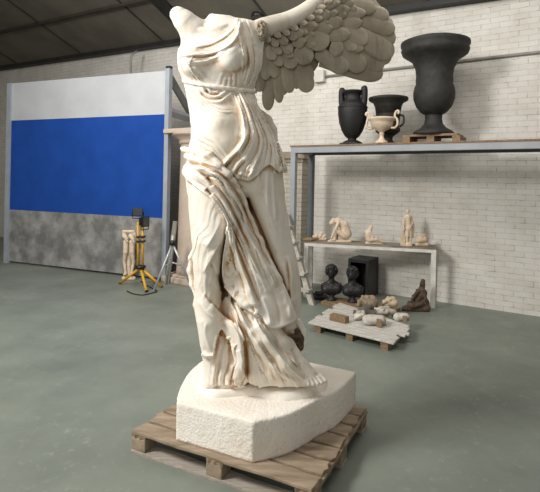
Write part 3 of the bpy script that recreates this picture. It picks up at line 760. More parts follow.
# ===== mantle: heavy cloth rolled at the hip, crossing between the legs to a flap =====
G.F = np.clip(Fdress, -60, 60)
Fs = blur(smin(Fbody, Fdress, 2), 6)
BAND = smoothpoly([(187, 160), (196, 158), (208, 163), (222, 170), (232, 176), (238, 184), (246, 203), (254, 222), (262, 240), (271, 260), (277, 272), (284, 284), (291, 301), (297.5, 317), (295, 321), (286, 326), (276, 329), (268, 326), (262, 317), (254, 302), (247, 285), (240, 264), (233, 240), (229, 224), (222, 210), (210, 197), (198, 188), (187, 177), (185, 169)])
TAIL = smoothpoly([(230, 224), (236, 246), (244, 268), (254, 292), (262, 312), (260, 317), (252, 312), (243, 306), (233, 296), (225, 286), (222, 272), (224, 252), (227, 236)])
base = np.full(G.F.shape, 60, np.float32)
def shell(poly, t, inner=4, dmaxv=8):
    p = polyd(poly)[:, :, None]; one = np.ones_like(Fs)
    f = smax(smax(Fs-t, p*one, 1.6), np.maximum(-(Fs+inner), (GD-dmaxv)*one), 1); return f.astype(np.float32)
G.F = smin(shell(BAND, 5.0+5.5*np.clip((GY-278)/46, 0, 1)**1.3), shell(TAIL, 3.2+1.5*np.clip((GY-280)/30, 0, 1)), 1.0)
refresh()
G.chain([(181.5, 148.5, -4), (184, 149.5, -10), (190, 150.5, -20), (200, 152, -29), (210, 156, -33), (220, 165, -37)], [1.6, 2.6, 3, 3.6, 4.2, 3], 2)
G.chain([(186, 156, -12), (192, 158, -24), (204, 161, -32), (216, 167, -36), (228, 174, -38)], [2.5, 4, 4.5, 4.5, 3.5], 2)
G.chain([(186.5, 168, -6), (187, 172, -12), (190, 178, -22)], [3.5, 4.5, 4], 2.5)
refresh()
BG = [[(190, 159), (208, 164), (223, 171), (238, 186), (254, 222), (271, 261), (284, 286), (297, 316)], [(189, 165), (211, 174), (230, 194), (246, 226), (262, 258), (276, 288), (288, 325)],
      [(187, 171), (206, 184), (222, 204), (240, 238), (254, 266), (266, 298), (276, 329)], [(185, 177), (200, 190), (212, 199), (228, 222), (242, 254), (254, 290), (263, 318)]]
UPB = [(180, 150), (300, 150), (300, 262), (284, 276), (268, 292), (258, 306), (240, 306), (220, 240), (180, 200)]
pleats(BG, 2.6, 1.7, 61, poly=UPB, pw=.7, wob=.7)
pleats(BG, .8, 5.0, 62, poly=UPB, pw=.8, wob=.8)
stroke([(190, 165), (212, 172), (230, 188), (244, 216), (256, 244), (272, 274)], 2.6, 5, 2.0); stroke([(188, 172), (206, 180), (222, 196), (236, 222), (250, 254), (264, 284)], 2.4, 5, 2.0)
stroke([(198, 170), (214, 184), (228, 202), (240, 228), (250, 250)], -2.6, 1.6, 2.2); stroke([(192, 178), (208, 189), (221, 203), (232, 224), (242, 250), (250, 270)], -2.4, 1.6, 2); stroke([(236, 200), (248, 226), (262, 254), (272, 268)], -2.2, 1.6, 2)
stroke([(207, 177), (213, 186)], -2.6, 1.5, 1.5); stroke([(206, 189), (212, 195)], -2.8, 1.5, 1.5); stroke([(244, 226), (258, 250), (274, 270), (284, 282)], 2.2, 4, 1.6); stroke([(240, 246), (254, 270), (268, 286)], 1.8, 4, 1.6)
stroke([(262, 296), (268, 312), (271, 326)], 1.3, 3, 3); stroke([(282, 290), (288, 304), (291, 320)], 1.0, 3, 3); stroke([(272, 290), (278, 308), (280, 326)], -.8, 3, 3)
pleats([[(229, 226), (225, 254), (226, 286)], [(231, 226), (237, 262), (249, 310)], [(233, 224), (245, 262), (262, 316)]], 1.6, 1.2, 63, tt=.04)
stroke([(231, 226), (238, 256), (250, 288), (260, 314)], 2.4, 4, 1.6, t1=.05); stroke([(238, 246), (248, 274), (260, 304)], -2.2, 1.6, 1.6); stroke([(224, 285), (234, 297), (246, 308), (260, 317)], 1.8, 1.8, 1.8, t0=.05, t1=.05)
stroke([(228, 277), (233, 271), (237, 276)], 1.4, 1.2, 2)
apply_height(4, 12)
refresh()
for x, y in ((228.5, 256), (230, 260), (228, 263), (231, 272)): G.cone((x, y, dsamp(CUR, x, y)), (x+.4, y+.8, dsamp(CUR, x, y)), 1.1, 1.0, .4, True)
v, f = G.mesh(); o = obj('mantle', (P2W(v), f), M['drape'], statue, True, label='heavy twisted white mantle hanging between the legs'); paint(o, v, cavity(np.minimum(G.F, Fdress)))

# ===== rock under the feet =====
RK = [onz(*p, ZT)[:2] for p in ((201, 386), (203, 394), (213, 398), (230, 397), (247, 396), (262, 398), (280, 401), (298, 400), (314, 396), (326, 389), (325, 381), (308, 370), (285, 362), (250, 358), (225, 358), (208, 366), (202, 376))]
rp = ring_dense([np.array([p[0], p[1], 0]) for p in RK], set(), .02); rc = np.mean(rp, 0)
def rock_mesh():
    mb = MB(); n = len(rp); r_ = np.random.RandomState(8); vs = []
    lev = [(1.0, -.01), (1.0, .004), (.985, .018), (.965, .028), (.93, .034), (.86, .037), (.7, .040), (.5, .042), (.25, .043)]
    jit = np.convolve(np.tile(r_.uniform(-1, 1, n), 3), np.ones(3)/3, 'same')[n:2*n]
    for k_, (s_, z_) in enumerate(lev):
        for i, p in enumerate(rp):
            q = rc+(p-rc)*(s_+jit[i]*.012*(k_ > 0)); vs.append((q[0], q[1], ZT+z_+(r_.uniform(-.002, .002)+jit[i]*.003 if k_ > 1 else 0)))
    R_ = len(lev); fs = [(r*n+i, r*n+(i+1) % n, (r+1)*n+(i+1) % n, (r+1)*n+i) for r in range(R_-1) for i in range(n)]
    fs.append(tuple((R_-1)*n+i for i in range(n))); return mb.add(vs, fs)
obj('rock_base', rock_mesh(), M['plaster'], statue, True, label='uneven white ground carved under the feet')

# ===== wing =====
def wd(x, y): # depth of the wing sheet: it sweeps away to the back, cupped
    return 6+max(0, x-256)*.62+.0016*(y-50)**2
WG = Grid((244, -44, -10), (402, 116, 112), 1.25)
ux, uy = WG.ax[0], WG.ax[1]
WD = np.array([[wd(x, y) for y in uy] for x in ux])[:, :, None]
OUT = smoothpoly([(256, 22), (270, 19), (285, 15), (300, 8), (312, 0), (326, -12), (344, -20), (362, -14), (376, 0), (385, 12), (390, 28), (388, 44), (384, 54), (378, 66), (366, 74), (350, 73), (334, 66), (322, 60), (316, 70), (304, 80), (292, 78), (282, 88), (268, 98), (260, 84), (254, 60)])
_GX, _GY, _n = GX, GY, G.n
GXs, GYs = WG.ax[0].reshape(-1, 1, 1), WG.ax[1].reshape(1, -1, 1)
class _T: pass
def polyd2(poly):
    global GX, GY
    sx, sy, sn = GX, GY, G.n; GX, GY = GXs, GYs; G.n = WG.n
    try: return polyd(poly)
    finally: GX, GY, G.n = sx, sy, sn
pd = polyd2(OUT)[:, :, None]; th = np.clip(-pd*.35, 0, 6)+1.0
WG.F = smax(np.abs(WG.ax[2].reshape(1, 1, -1)-WD-4)-th, pd*np.ones((1, 1, WG.n[2])), 2).astype(np.float32)
wv, wf = WG.mesh(); wing = obj('wing', (P2W(wv), wf), M['wing'], statue, True, label='raised plaster wing of layered feathers, greyed with painted shade')
WG.F[:] = 1e3
arm = spline([(258, 30), (272, 26), (288, 21), (303, 13), (317, 2), (332, -9), (348, -15), (362, -10)], 4)
for i in range(len(arm)-1):
    a, b = arm[i], arm[i+1]; ra = 10-6.5*i/len(arm)
    WG.cone((a[0], a[1], wd(*a)+1), (b[0], b[1], wd(*b)+1), ra, ra-.25, 4)
wv, wf = WG.mesh(); obj('leading_edge', (P2W(wv), wf), M['wingarm'], wing, True, label='smooth leading edge of the wing, painted pale as if lit')

def feather(b, t, w, lift, name='feather', tip=.75, thick=1.4):
    """leaf-shaped carved feather from base b to tip t (px), half width w, lying on the wing sheet"""
    b = np.array(b, float); t = np.array(t, float); ax = t-b; L = np.linalg.norm(ax); ax /= L; pr = np.array([-ax[1], ax[0]])
    nu, nv = 18, 9; top = []; 
    for i in range(nu):
        s = 1-(1-i/(nu-1))**1.9; x = s*L
        e = max(0.0, (s-tip)/(1-tip)); hw = w*(.62+.38*min(1, s/.55))*math.sqrt(max(0, 1-e*e))+.12
        row = []
        for j in range(nv):
            q = -1+2*j/(nv-1); p = b+ax*x+pr*q*hw
            dome = thick*(1-q**4)*1.15+.5*math.exp(-(q/.13)**2)*(1-s*.5)+.16*math.sin(s*30+abs(q)*10)*(1-abs(q))
            d = wd(*p)-lift-dome-4.4*s**1.5
            row.append((p[0], p[1], d))
        top.append(row)
    T = np.array(top).reshape(-1, 3); B = T.copy(); B[:, 2] += [1.2+thick*(1-(-1+2*(k % nv)/(nv-1))**2) for k in range(len(T))]
    Vv = P2W(np.vstack([T, B])); N = nu*nv; fs = []
    for i in range(nu-1):
        for j in range(nv-1):
            a = i*nv+j; fs.append((a, a+1, a+nv+1, a+nv)); fs.append((N+a, N+a+nv, N+a+nv+1, N+a+1))
    for i in range(nu-1):
        a = i*nv; fs.append((a, a+nv, N+a+nv, N+a)); c = a+nv-1; fs.append((c+nv, c, N+c, N+c+nv))
    for j in range(nv-1):
        fs.append((j+1, j, N+j, N+j+1)); a = (nu-1)*nv+j; fs.append((a, a+1, N+a+1, N+a))
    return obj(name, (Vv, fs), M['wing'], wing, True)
big = [((255, 40), (260, 92), 6.5, 3), ((262, 38), (266, 80), 6, 4.2), ((268, 40), (275, 78), 5.5, 3.4),  # long flight feathers, back ones first
    ((262, 58), (263, 88), 5.5, .5), ((269, 60), (268, 110.5), 6.2, 2), ((276, 60), (279.5, 103), 5, 3), ((283, 56), (284, 95), 4.6, 1.5), ((284, 54), (290, 93), 6.2, 3.4), ((293, 56), (297, 89), 5, 1.2), ((298, 52), (308, 92.5), 8.8, 3.5),
    ((298, 50), (311, 80), 6, 1.5), ((320, 60), (383, 75), 9.6, 1.0), ((345, 50), (384, 67), 9.5, 2.4), ((316, 52), (348, 70), 8.4, 4.2), ((338, 46), (364, 70), 8.8, 5), ((350, 44), (391, 60), 8.0, 2.6),
    ((352, 30), (393, 56), 10.5, 4.8), ((358, 24), (395, 42), 9, 3), ((352, 17), (395, 31), 8, 4.2), ((350, 6), (389, 17), 7, 3), ((340, 2), (376, 9), 7, 4.4), ((330, -8), (372, -4), 7, 2.5), ((362, 16), (393, 25), 6, 2.2)]
mid = [((345, 28), (367, 43), 8.5, 7.5), ((340, 36), (363, 50), 7, 6.5), ((324, 36), (350, 34), 6.6, 7.2), ((330, 46), (343, 50), 7, 7), ((320, 26), (343, 21), 6, 7.4), ((336, 26), (362, 22), 6.5, 6), ((336, 14), (366, 13), 5.6, 6.5), ((326, 12), (350, 9), 5, 7.2),
    ((306, 34), (328.5, 45), 9.5, 9), ((296, 48), (311, 62), 8.4, 7), ((284, 50), (294, 68), 7, 6), ((275, 50), (281, 66), 5.5, 5.5), ((310, 30), (332, 28), 6, 8.5), ((292, 42), (305, 42), 5.5, 8), ((308, 20), (330, 15), 4.6, 7.8),
    ((282, 44), (292, 52), 5, 8), ((268, 46), (274, 60), 5, 7), ((300, 26), (318, 26), 4.6, 9), ((314, 8), (336, 4), 4.5, 7), ((345, 40), (356, 50), 5, 7.2), ((290, 34), (304, 33), 4.2, 9), ((278, 38), (288, 43), 4, 8.5)]
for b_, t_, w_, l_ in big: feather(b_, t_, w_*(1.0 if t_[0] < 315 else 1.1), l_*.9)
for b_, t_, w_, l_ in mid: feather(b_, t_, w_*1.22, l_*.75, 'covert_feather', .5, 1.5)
# small scale-like feathers in rows below the smooth leading edge
rr = random.Random(21)
for row, (off, size, n_) in enumerate(((7, 4.2, 11), (13, 4.8, 10), (20, 5.2, 8), (28, 5.4, 5))):
    for i in range(n_):
        t_ = (i+.5+.3*(row % 2))/n_*.80+.03; q = arm[min(len(arm)-2, int(t_*(len(arm)-1)))]; q2 = arm[min(len(arm)-1, int(t_*(len(arm)-1))+1)]
        tg = (q2-q)/(np.linalg.norm(q2-q)+1e-6); nr = np.array([-tg[1], tg[0]]); b0 = q[:2]+nr*off*(1-.25*t_)+np.array([rr.uniform(-.8, .8), rr.uniform(-.8, .8)])
        dr = nr*(.75-.6*t_)+tg*(.35+.8*t_)+np.array([rr.uniform(-.12, .12), 0]); dr /= np.linalg.norm(dr)
        feather(b0, b0+dr*size*2.1, size*.82, 7.5-row*.6, 'small_feather', .4, 1.2)

# ------------------------------------------------------------------ partition with the blue panel
FD = np.array([-.925, .38, 0]); FN = np.array([.38, .925, 0])     # along it to the left, and behind it
PO = onz(161.5, 281, 0)
def pt(s, z, d=0): return PO+FD*s+FN*d+ZW*z
par = thing('display_partition', 'tall free-standing partition with a blue panel and grey steel frame', 'partition', PO)
def panel(name, s0, s1, z0, z1, mat, d0=.02, d1=.06): return obj(name, MB().hexa([pt(s0, z0, d0), pt(s1, z0, d0), pt(s1, z0, d1), pt(s0, z0, d1), pt(s0, z1, d0), pt(s1, z1, d0), pt(s1, z1, d1), pt(s0, z1, d1)]), mat, par)
PW = 3.4
panel('lower_panel', 0, PW, .04, .99, M['marbled']); panel('blue_panel', 0, PW, .99, 2.64, M['blue']); panel('upper_panel', 0, PW, 2.64, 3.33, M['greypanel'])
panel('post', -.075, 0, 0, 3.36, M['framegrey'], -.01, .08); panel('post', PW, PW+.1, 0, 3.33, M['framegrey'], -.01, .08)
panel('post_cap', -.08, .005, 3.36, 3.40, M['lampblack'], 0, .07)
bs = MB().tube([at(168, 74, 7.65), at(192, 116, 8.9)], .075, 4); obj('brace', bs, M['bracegrey'], par)
obj('brace', MB().tube([at(167, 111, 7.65), at(195, 120, 8.9)], .075, 4), M['framegrey'], par)
q = at(193, 118, 8.9); obj('rear_post', MB().tube([(q[0], q[1], 0), (q[0], q[1], q[2]+.1)], .05, 4), M['bracegrey'], par)

# column
cp = onz(197, 280.5, 0); s = cp[1]/FPX
col = thing('classical_column', 'pinkish plaster column with square capital behind the statue, beside the partition', 'column', cp)
zt = at(197, 130.5, cp[1])[2]
r0 = 20*s
obj('shaft', MB().lathe([(r0*1.06, .10), (r0*1.04, .2), (r0, .35), (r0*.97, 1.2), (r0*.93, zt-.30), (r0*.93, zt-.20)], cp, 40), M['column'], col, True)
obj('capital', MB().lathe([(r0*.93, zt-.24), (r0*1.02, zt-.22), (r0*1.02, zt-.18), (r0*.98, zt-.17), (r0*1.25, zt-.11), (r0*1.38, zt-.085), (r0*1.38, zt-.07)], cp, 40), M['column'], col, True)
def uvbox(mb, c, hw, hd, z0, z1): return mb.box(c-UW*hw-NW*hd+ZW*z0, UW*2*hw, NW*2*hd, ZW*(z1-z0))
obj('abacus', uvbox(MB(), cp, r0*1.28, r0*1.28, zt-.07, zt), M['column'], col, bevel=.012)
obj('base', uvbox(uvbox(MB(), cp, r0*1.25, r0*1.25, 0, .09), cp, r0*1.12, r0*1.12, .09, .125), M['column'], col, bevel=.01)

# grey board leaning behind the silver stand
ba, bb = onz(164.5, 283, 0), at(173, 221, 7.62)
tag(obj('leaning_board', MB().box(ba, UW*.085, bb-ba, NW*.02), M['greyboard']), 'narrow grey board leaning upright behind the silver tripod stand', 'board')

# small carved plaster figure by the partition
Yf = 7.25; fb = onz(128, 279.5, 0); Yf = fb[1]
fig = blobpx([((123.5, 231.5, 0), (133.5, 231.5, 0), 1.5, 1.6), ((124.5, 236, -1), (126.5, 238.5, -3), 2.6, 1.8), ((131, 236, -2), (133, 239, -4), 2.6, 1.8), ((123.5, 234, 0), (123, 236.5, 1), 1.6, 1.0), ((134.6, 234, 0), (135.4, 236.5, 0), 1.6, 1.0),
              ((126.5, 240, -3.5), (127.5, 241.5, -3.8), 1.2, 1.0), ((133, 240.5, -4.4), (134, 242, -4.6), 1.2, 1.0), ((126, 242, -1), (125.6, 252, -2), 2.8, 2.4), ((132, 242, -1), (132, 252, -2), 2.8, 2.4), ((125.6, 252, -2), (124.4, 262, -1), 2.3, 1.5), ((124.4, 262, -1), (125.6, 273, -2), 1.5, 1.3),
              ((132, 252, -2), (133.4, 262, -1), 2.3, 1.5), ((133.4, 262, -1), (131.6, 273, -2), 1.5, 1.3), ((129, 246, 2), (129, 276, 2), 2.6, 2.4), ((125.4, 274, -3), (124.4, 274.6, -4.4), 1.6, 1.2), ((131.8, 274, -3), (131, 274.6, -4.4), 1.6, 1.2),
              ((124, 278.5, -1), (133.4, 278.5, -1), 2.4, 2.4), ((124, 278.5, 3), (133.4, 278.5, 3), 2.4, 2.4), ((123.5, 281, 0), (134, 281, 0), 2.6, 2.6)], Yf, .9, .4, 0.0)
tag(obj('plaster_figure', fig, M['cream'], smooth=True), 'small carved cream plaster pedestal figure in front of blue partition', 'sculpture')

# ------------------------------------------------------------------ yellow tripod work light
tb = onz(141, 287, 0); Yt = tb[1]; s = Yt/FPX
tri = thing('tripod_work_light', 'yellow tripod work light with two black floodlights before the partition', 'work light', tb)
for x in (138.0, 142.6): obj('upright', MB().tube([at(x, 269, Yt), at(x, 222 if x < 140 else 226, Yt)], 1.15*s, 10), M['yellow'], tri, True)
for y in (237, 241.5): obj('collar', MB().box(at(136.2, y+1, Yt-.04), at(144.4, y+1, Yt-.04)-at(136.2, y+1, Yt-.04), V3((0, .08, 0)), V3((0, 0, 2*s))), M['lampblack'], tri, bevel=.004)
hub = at(140.5, 267, Yt); obj('hub', MB().lathe([(.03, -.03), (.075, -.02), (.08, .02), (.03, .03)], hub, 16), M['lampblack'], tri, True)
for x, y in ((146.5, 291), (161.5, 286.5), (120.5, 282.8), (155.5, 282)):
    e = onz(x, y, .02); l = obj('leg', MB().tube([hub+(0, 0, -.01), e], .02, 8), M['yellow'], tri, True)
    obj('foot', MB().tube([e, e+(e-hub)*.03], .024, 8), M['lampblack'], l, True)
def flood(px, py, Y, rz, w, h):
    c = at(px, py, Y); hm = bpy.data.objects
    ca, sa = math.cos(rz), math.sin(rz); a = V3((ca, sa, 0)); b = V3((-sa, ca, 0)); z = V3((0, 0, 1))
    m = MB().hexa([c-a*w-b*.03-z*h, c+a*w-b*.03-z*h, c+a*w*.7+b*.07-z*h*.7, c-a*w*.7+b*.07-z*h*.7, c-a*w-b*.03+z*h, c+a*w-b*.03+z*h, c+a*w*.7+b*.07+z*h*.7, c-a*w*.7+b*.07+z*h*.7])
    o = obj('floodlight', m, M['lampblack'], tri, bevel=.008)
    obj('lamp_glass', MB().box(c-a*w*.85-b*.034-z*h*.8, a*w*1.7, b*.006, z*h*1.6), M['lampglass'], o)
    obj('bracket', MB().tube([c-a*w*1.05, c-a*w*1.05-z*h*1.5, c+a*w*1.05-z*h*1.5, c+a*w*1.05], .008, 6), M['lampblack'], o)
flood(138, 212, Yt, .15, 5.2*s, 4.2*s); flood(144.8, 221.5, Yt, 1.1, 5*s, 5.4*s)
cb = [onz(*p, .008) for p in ((127, 291), (134, 294), (143, 295), (152, 293), (157, 291), (146, 285), (141, 281))]
tag(obj('power_cord', MB().tube(spline(cb, .06), .008, 6), M['cable'], smooth=True), 'thin black power cord lying on floor below yellow tripod', 'cord')

# silver folding tripod stand
ap_ = at(172.5, 243.5, 7.0)
st = thing('folding_stand', 'silver metal tripod stand beside the column', 'stand', onz(171, 288, 0))
midp = at(171, 262, 7.0)
for x, y in ((153.4, 291.6), (192, 288), (166.5, 284.5)):
    e = onz(x, y, 0.0); l = obj('leg', MB().tube([ap_, e], .016, 8), M['alu'], st, True)
    q = ap_+(e-ap_)*.5; obj('strut', MB().tube([midp, q], .010, 6), M['alu'], l, True)
obj('centre_pole', MB().tube([ap_+(0, 0, .12), midp-(0, 0, .05)], .018, 8), M['alu'], st, True)
obj('head_clamp', MB().lathe([(.02, -.03), (.045, -.02), (.045, .03), (.02, .05)], ap_, 12), M['lampblack'], st, True)

# ------------------------------------------------------------------ step ladder behind the statue
la, lb = onz(313.5, 305.5, 0), onD(286, 212, 5.66); lw_ = .34
lad = thing('step_ladder', 'worn white step ladder standing behind the statue, next to the rack', 'ladder', la)
for k_ in (0, 1):
    o_ = UW*(-lw_*k_); obj('rail', MB().box(la+o_-UW*.07, UW*.075, NW*.03, lb-la), M['ladder'], lad)
for t_ in (.14, .31, .48, .65, .82):
    c_ = la+(lb-la)*t_; obj('tread', MB().box(c_-UW*(lw_+.03)-NW*.06, UW*(lw_+.05), NW*.12, ZW*.03), M['ladder'], lad)
lc = la+NW*.075-UW*.01
for k_ in (0, 1): obj('rear_leg', MB().box(lc-UW*(lw_*k_+.05), UW*.04, NW*.02, (lb-la)*.96), M['ladder'], lad)

# ------------------------------------------------------------------ steel rack with urns
DF, DR = 5.78, 6.38
f0 = onD(290.7, 147, DF); ZS = f0[2]; uL = f0@UW
uR = uL+3.4
rack = thing('storage_rack', 'blue-grey steel storage rack with plywood top along brick wall', 'rack', wp(uL, DF, 0))
PWD = .075
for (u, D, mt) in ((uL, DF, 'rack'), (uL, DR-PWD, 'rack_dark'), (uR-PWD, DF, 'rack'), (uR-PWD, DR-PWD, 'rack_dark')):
    obj('post', MB().box(wp(u, D, 0), UW*PWD, NW*PWD, ZW*(ZS-.085)), M[mt], rack, bevel=.004)
obj('front_beam', MB().box(wp(uL, DF, ZS-.085), UW*(uR-uL), NW*.06, ZW*.085), M['rack'], rack, bevel=.004)
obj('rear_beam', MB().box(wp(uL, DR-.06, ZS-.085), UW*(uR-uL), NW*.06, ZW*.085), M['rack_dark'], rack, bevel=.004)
for u in (uL, uR-.06): obj('side_beam', MB().box(wp(u, DF+.06, ZS-.085), UW*.06, NW*(DR-DF-.12), ZW*.085), M['rack'], rack)
obj('shelf_board', MB().box(wp(uL-.01, DF-.01, ZS), UW*(uR-uL+.02), NW*(DR-DF+.02), ZW*.02), M['ply'], rack)
TOP = ZS+.02
def onrack(px, dD):   # point on the rack top at the column px, dD behind the front
    p = onD(px, 143, DF+dD); p[2] = TOP; return p

def two_handled(c, s, name_, label_, cat_, mat, group=None):
    t = thing(name_, label_, cat_, c); return t
# black amphora
c = onrack(352, .13); s = c[1]/FPX
am = thing('amphora', 'tall black amphora with two upright handles on the rack', 'urn', c)
H = (143.5-86)*s
prof = [(.108, 0), (.108, .022), (.085, .04), (.045, .06), (.045, .075), (.075, .10), (.112, .17), (.14, .27), (.153, .37), (.154, .44), (.148, .475), (.135, .50), (.105, .52), (.088, .54), (.083, .60), (.095, .625), (.118, .64), (.118, .655), (.09, .66), (.075, .6), (.08, .5)]
kx = 14.6*s/.155; kz = H*.98/.69
obj('body', MB().lathe([(r*kx, z*kz) for r, z in prof], c, 36), M['black'], am, True)
obj('foot', uvbox(MB(), c, .10*kx, .10*kx, 0, .018*kz), M['black'], am, bevel=.005)
for sg in (-1, 1):
    hp = [c+UW*sg*.116*kx+ZW*.45*kz, c+UW*sg*.126*kx+ZW*.52*kz, c+UW*sg*.130*kx+ZW*.60*kz, c+UW*sg*.128*kx+ZW*.66*kz, c+UW*sg*.122*kx+ZW*.695*kz, c+UW*sg*.118*kx+ZW*.71*kz]
    sp2 = spline(hp, .015); obj('handle', MB().tube(sp2, [.034*kx*math.sqrt(max(.05, 1-max(0, (q_/(len(sp2)-1)-.8)/.2)**2)) for q_ in range(len(sp2))], 10), M['black'], am, True)
obj('relief_band', MB().lathe([(.150*kx, .44*kz), (.157*kx, .445*kz), (.155*kx, .462*kz), (.146*kx, .468*kz)], c, 60, (1, 2, 20, .012)), M['black'], am, True)
# charcoal krater urn
c = onrack(387.5, .40); s = c[1]/FPX; k_ = s*48
ur = thing('krater_urn', 'wide-rimmed charcoal urn on the rack behind small cream urn', 'urn', c)
obj('bowl', MB().lathe([(.18, .12), (.25, .16), (.29, .24), (.26, .30), (.28, .34), (.30, .48), (.33, .66), (.37, .82), (.44, .90), (.47, .92), (.47, .96), (.42, .97), (.34, .88), (.28, .5)], c, 40).v and ([(c[0]+(v[0]-c[0])*k_*.85, c[1]+(v[1]-c[1])*k_*.85, c[2]+(v[2]-c[2])*k_*1.03) for v in MB().lathe([(.14, .20), (.20, .22), (.29, .28), (.30, .33), (.27, .37), (.275, .45), (.29, .60), (.31, .76), (.36, .86), (.455, .90), (.475, .92), (.475, .96), (.43, .97), (.34, .90), (.28, .55)], c, 40).v],
    MB().lathe([(.14, .20), (.20, .22), (.29, .28), (.30, .33), (.27, .37), (.275, .45), (.29, .60), (.31, .76), (.36, .86), (.455, .90), (.475, .92), (.475, .96), (.43, .97), (.34, .90), (.28, .55)], c, 40).f), M['charcoal'], ur, True)
obj('stem', MB().lathe([(.20*k_, 0), (.20*k_, .04*k_), (.13*k_, .07*k_), (.10*k_, .12*k_), (.11*k_, .18*k_), (.15*k_, .215*k_)], c, 32), M['charcoal'], ur, True)
for sg in (-1, 1):
    hp = [c+UW*sg*.235*k_+ZW*.62*k_, c+UW*sg*.32*k_+ZW*.60*k_, c+UW*sg*.33*k_+ZW*.46*k_, c+UW*sg*.25*k_+ZW*.38*k_]
    obj('handle', MB().tube(spline(hp, .02), .022*k_, 8), M['charcoal'], ur, True)
# small cream urn with scrolled handles
c = onrack(381.5, .06); s = c[1]/FPX
cu = thing('cream_urn', 'small cream urn with two curled handles on the rack edge', 'urn', c)
obj('bowl', MB().lathe([(a*s, b*s) for a, b in ((2.2, 11), (3.2, 12), (7, 14), (10.2, 17.5), (11, 20), (11.5, 22), (13.6, 23.5), (14, 25), (13, 25.6), (10, 24.5), (6, 18))], c, 40, (3, 4, 18, .03)), M['cream'], cu, True)
obj('stem', MB().lathe([(a*s, b*s) for a, b in ((6.2, 0), (6.2, 1.6), (5.4, 2.4), (3.4, 3.6), (2.2, 6), (2.0, 8.6), (3.0, 9.4), (2.2, 10.2), (2.6, 11.4))], c, 28), M['cream'], cu, True)
for sg in (-1, 1):
    hp = [(9.5, 15.5), (13, 15), (15.8, 18), (15.5, 23), (13.2, 26), (13.6, 30), (15.8, 32), (17.2, 30.2), (16, 28.6)]
    obj('handle', MB().tube(spline([c+UW*sg*a*s+ZW*b*s for a, b in hp], .015), 1.15*s, 8), M['cream'], cu, True)
# pallet piece and the large urn on it
c = onrack(429, .10); s = c[1]/FPX
cr = thing('low_crate', 'low slatted wooden crate lying on rack under the big urn', 'crate', c)
cw, cd, ch = 27*s, .36, 8.5*s
obj('slatted_top', MB().box(c-UW*cw+ZW*ch*.75, UW*2*cw, NW*cd, ZW*ch*.25), M['brownwood'], cr)
for u_ in (-cw, -cw*.1, cw-.06): obj('spacer', MB().box(c+UW*u_, UW*.06+UW*.03, NW*cd, ZW*ch*.75), M['brownwood'], cr)
c = c+NW*.19+ZW*ch; s = c[1]/FPX; Hh = 95*s
bu = thing('large_urn', 'very large dark grey urn at the right end of rack', 'urn', c)
pr_ = [(.205, 0), (.205, .03), (.18, .05), (.13, .08), (.095, .12), (.085, .17), (.09, .22)]
obj('stem', MB().lathe([(a*Hh, b*Hh) for a, b in pr_], c, 36), M['charcoal'], bu, True)
pr_ = [(.08, .21), (.13, .24), (.18, .30), (.208, .38), (.212, .45), (.20, .51), (.185, .54), (.19, .57), (.185, .62), (.195, .70), (.23, .78), (.285, .82), (.33, .85), (.345, .89), (.335, .92), (.35, .94), (.35, .97), (.30, .99), (.24, .9), (.17, .6)]
obj('bowl', MB().lathe([(a*Hh, b*Hh) for a, b in pr_], c, 44), M['charcoal'], bu, True)

# ------------------------------------------------------------------ white table with small sculptures
tf = onD(304, 241.5, 5.86); ZTb = tf[2]; te = onz(419, 247.6, ZTb)
UT = (te-tf)/np.linalg.norm(te-tf); NT_ = np.array([-UT[1], UT[0], 0]); TLn = 1.75
def tp(a, d, z): return np.array([tf[0], tf[1], 0])+UT*a+NT_*d+ZW*z
tab = thing('work_table', 'long white-framed table standing within the rack, small sculptures on top', 'table', tp(0, 0, 0))
obj('tabletop', MB().box(tp(-.02, -.005, ZTb-.015), UT*(TLn+.04), NT_*.42, ZW*.015), M['tabletop'], tab)
for d_ in (0, .38): obj('apron', MB().box(tp(0, d_, ZTb-.06), UT*TLn, NT_*.03, ZW*.045), M['tablewhite'], tab)
for a_ in (0, TLn-.06):
    for d_ in (.004, .345): obj('leg', MB().box(tp(a_, d_, 0), UT*.06, NT_*.05, ZW*(ZTb-.015)), M['tablewhite'], tab)
def ontab(px, dD):
    d = ray(px, 243); t = ((tf+NT_*dD)@NT_)/(d@NT_); p = EYEP+d*t; p[2] = ZTb; return p
def cpx(c):   # the picture column/row of a point, to build on
    x = c[0]/c[1]*FPX; y = -(c[2]-EYE)/c[1]*FPX
    xr, yr = x, y-64          # about the middle of the picture
    return 270+xr*CS-yr*SN, 246+xr*SN+yr*CS
def figure_on(c, prims, k=.8, h=.3):
    px, py = cpx(c); return blobpx([((px+p[0][0], py+p[0][1], p[0][2]), (px+p[1][0], py+p[1][1], p[1][2]))+tuple(p[2:]) for p in prims], c[1], k, h, c[2])
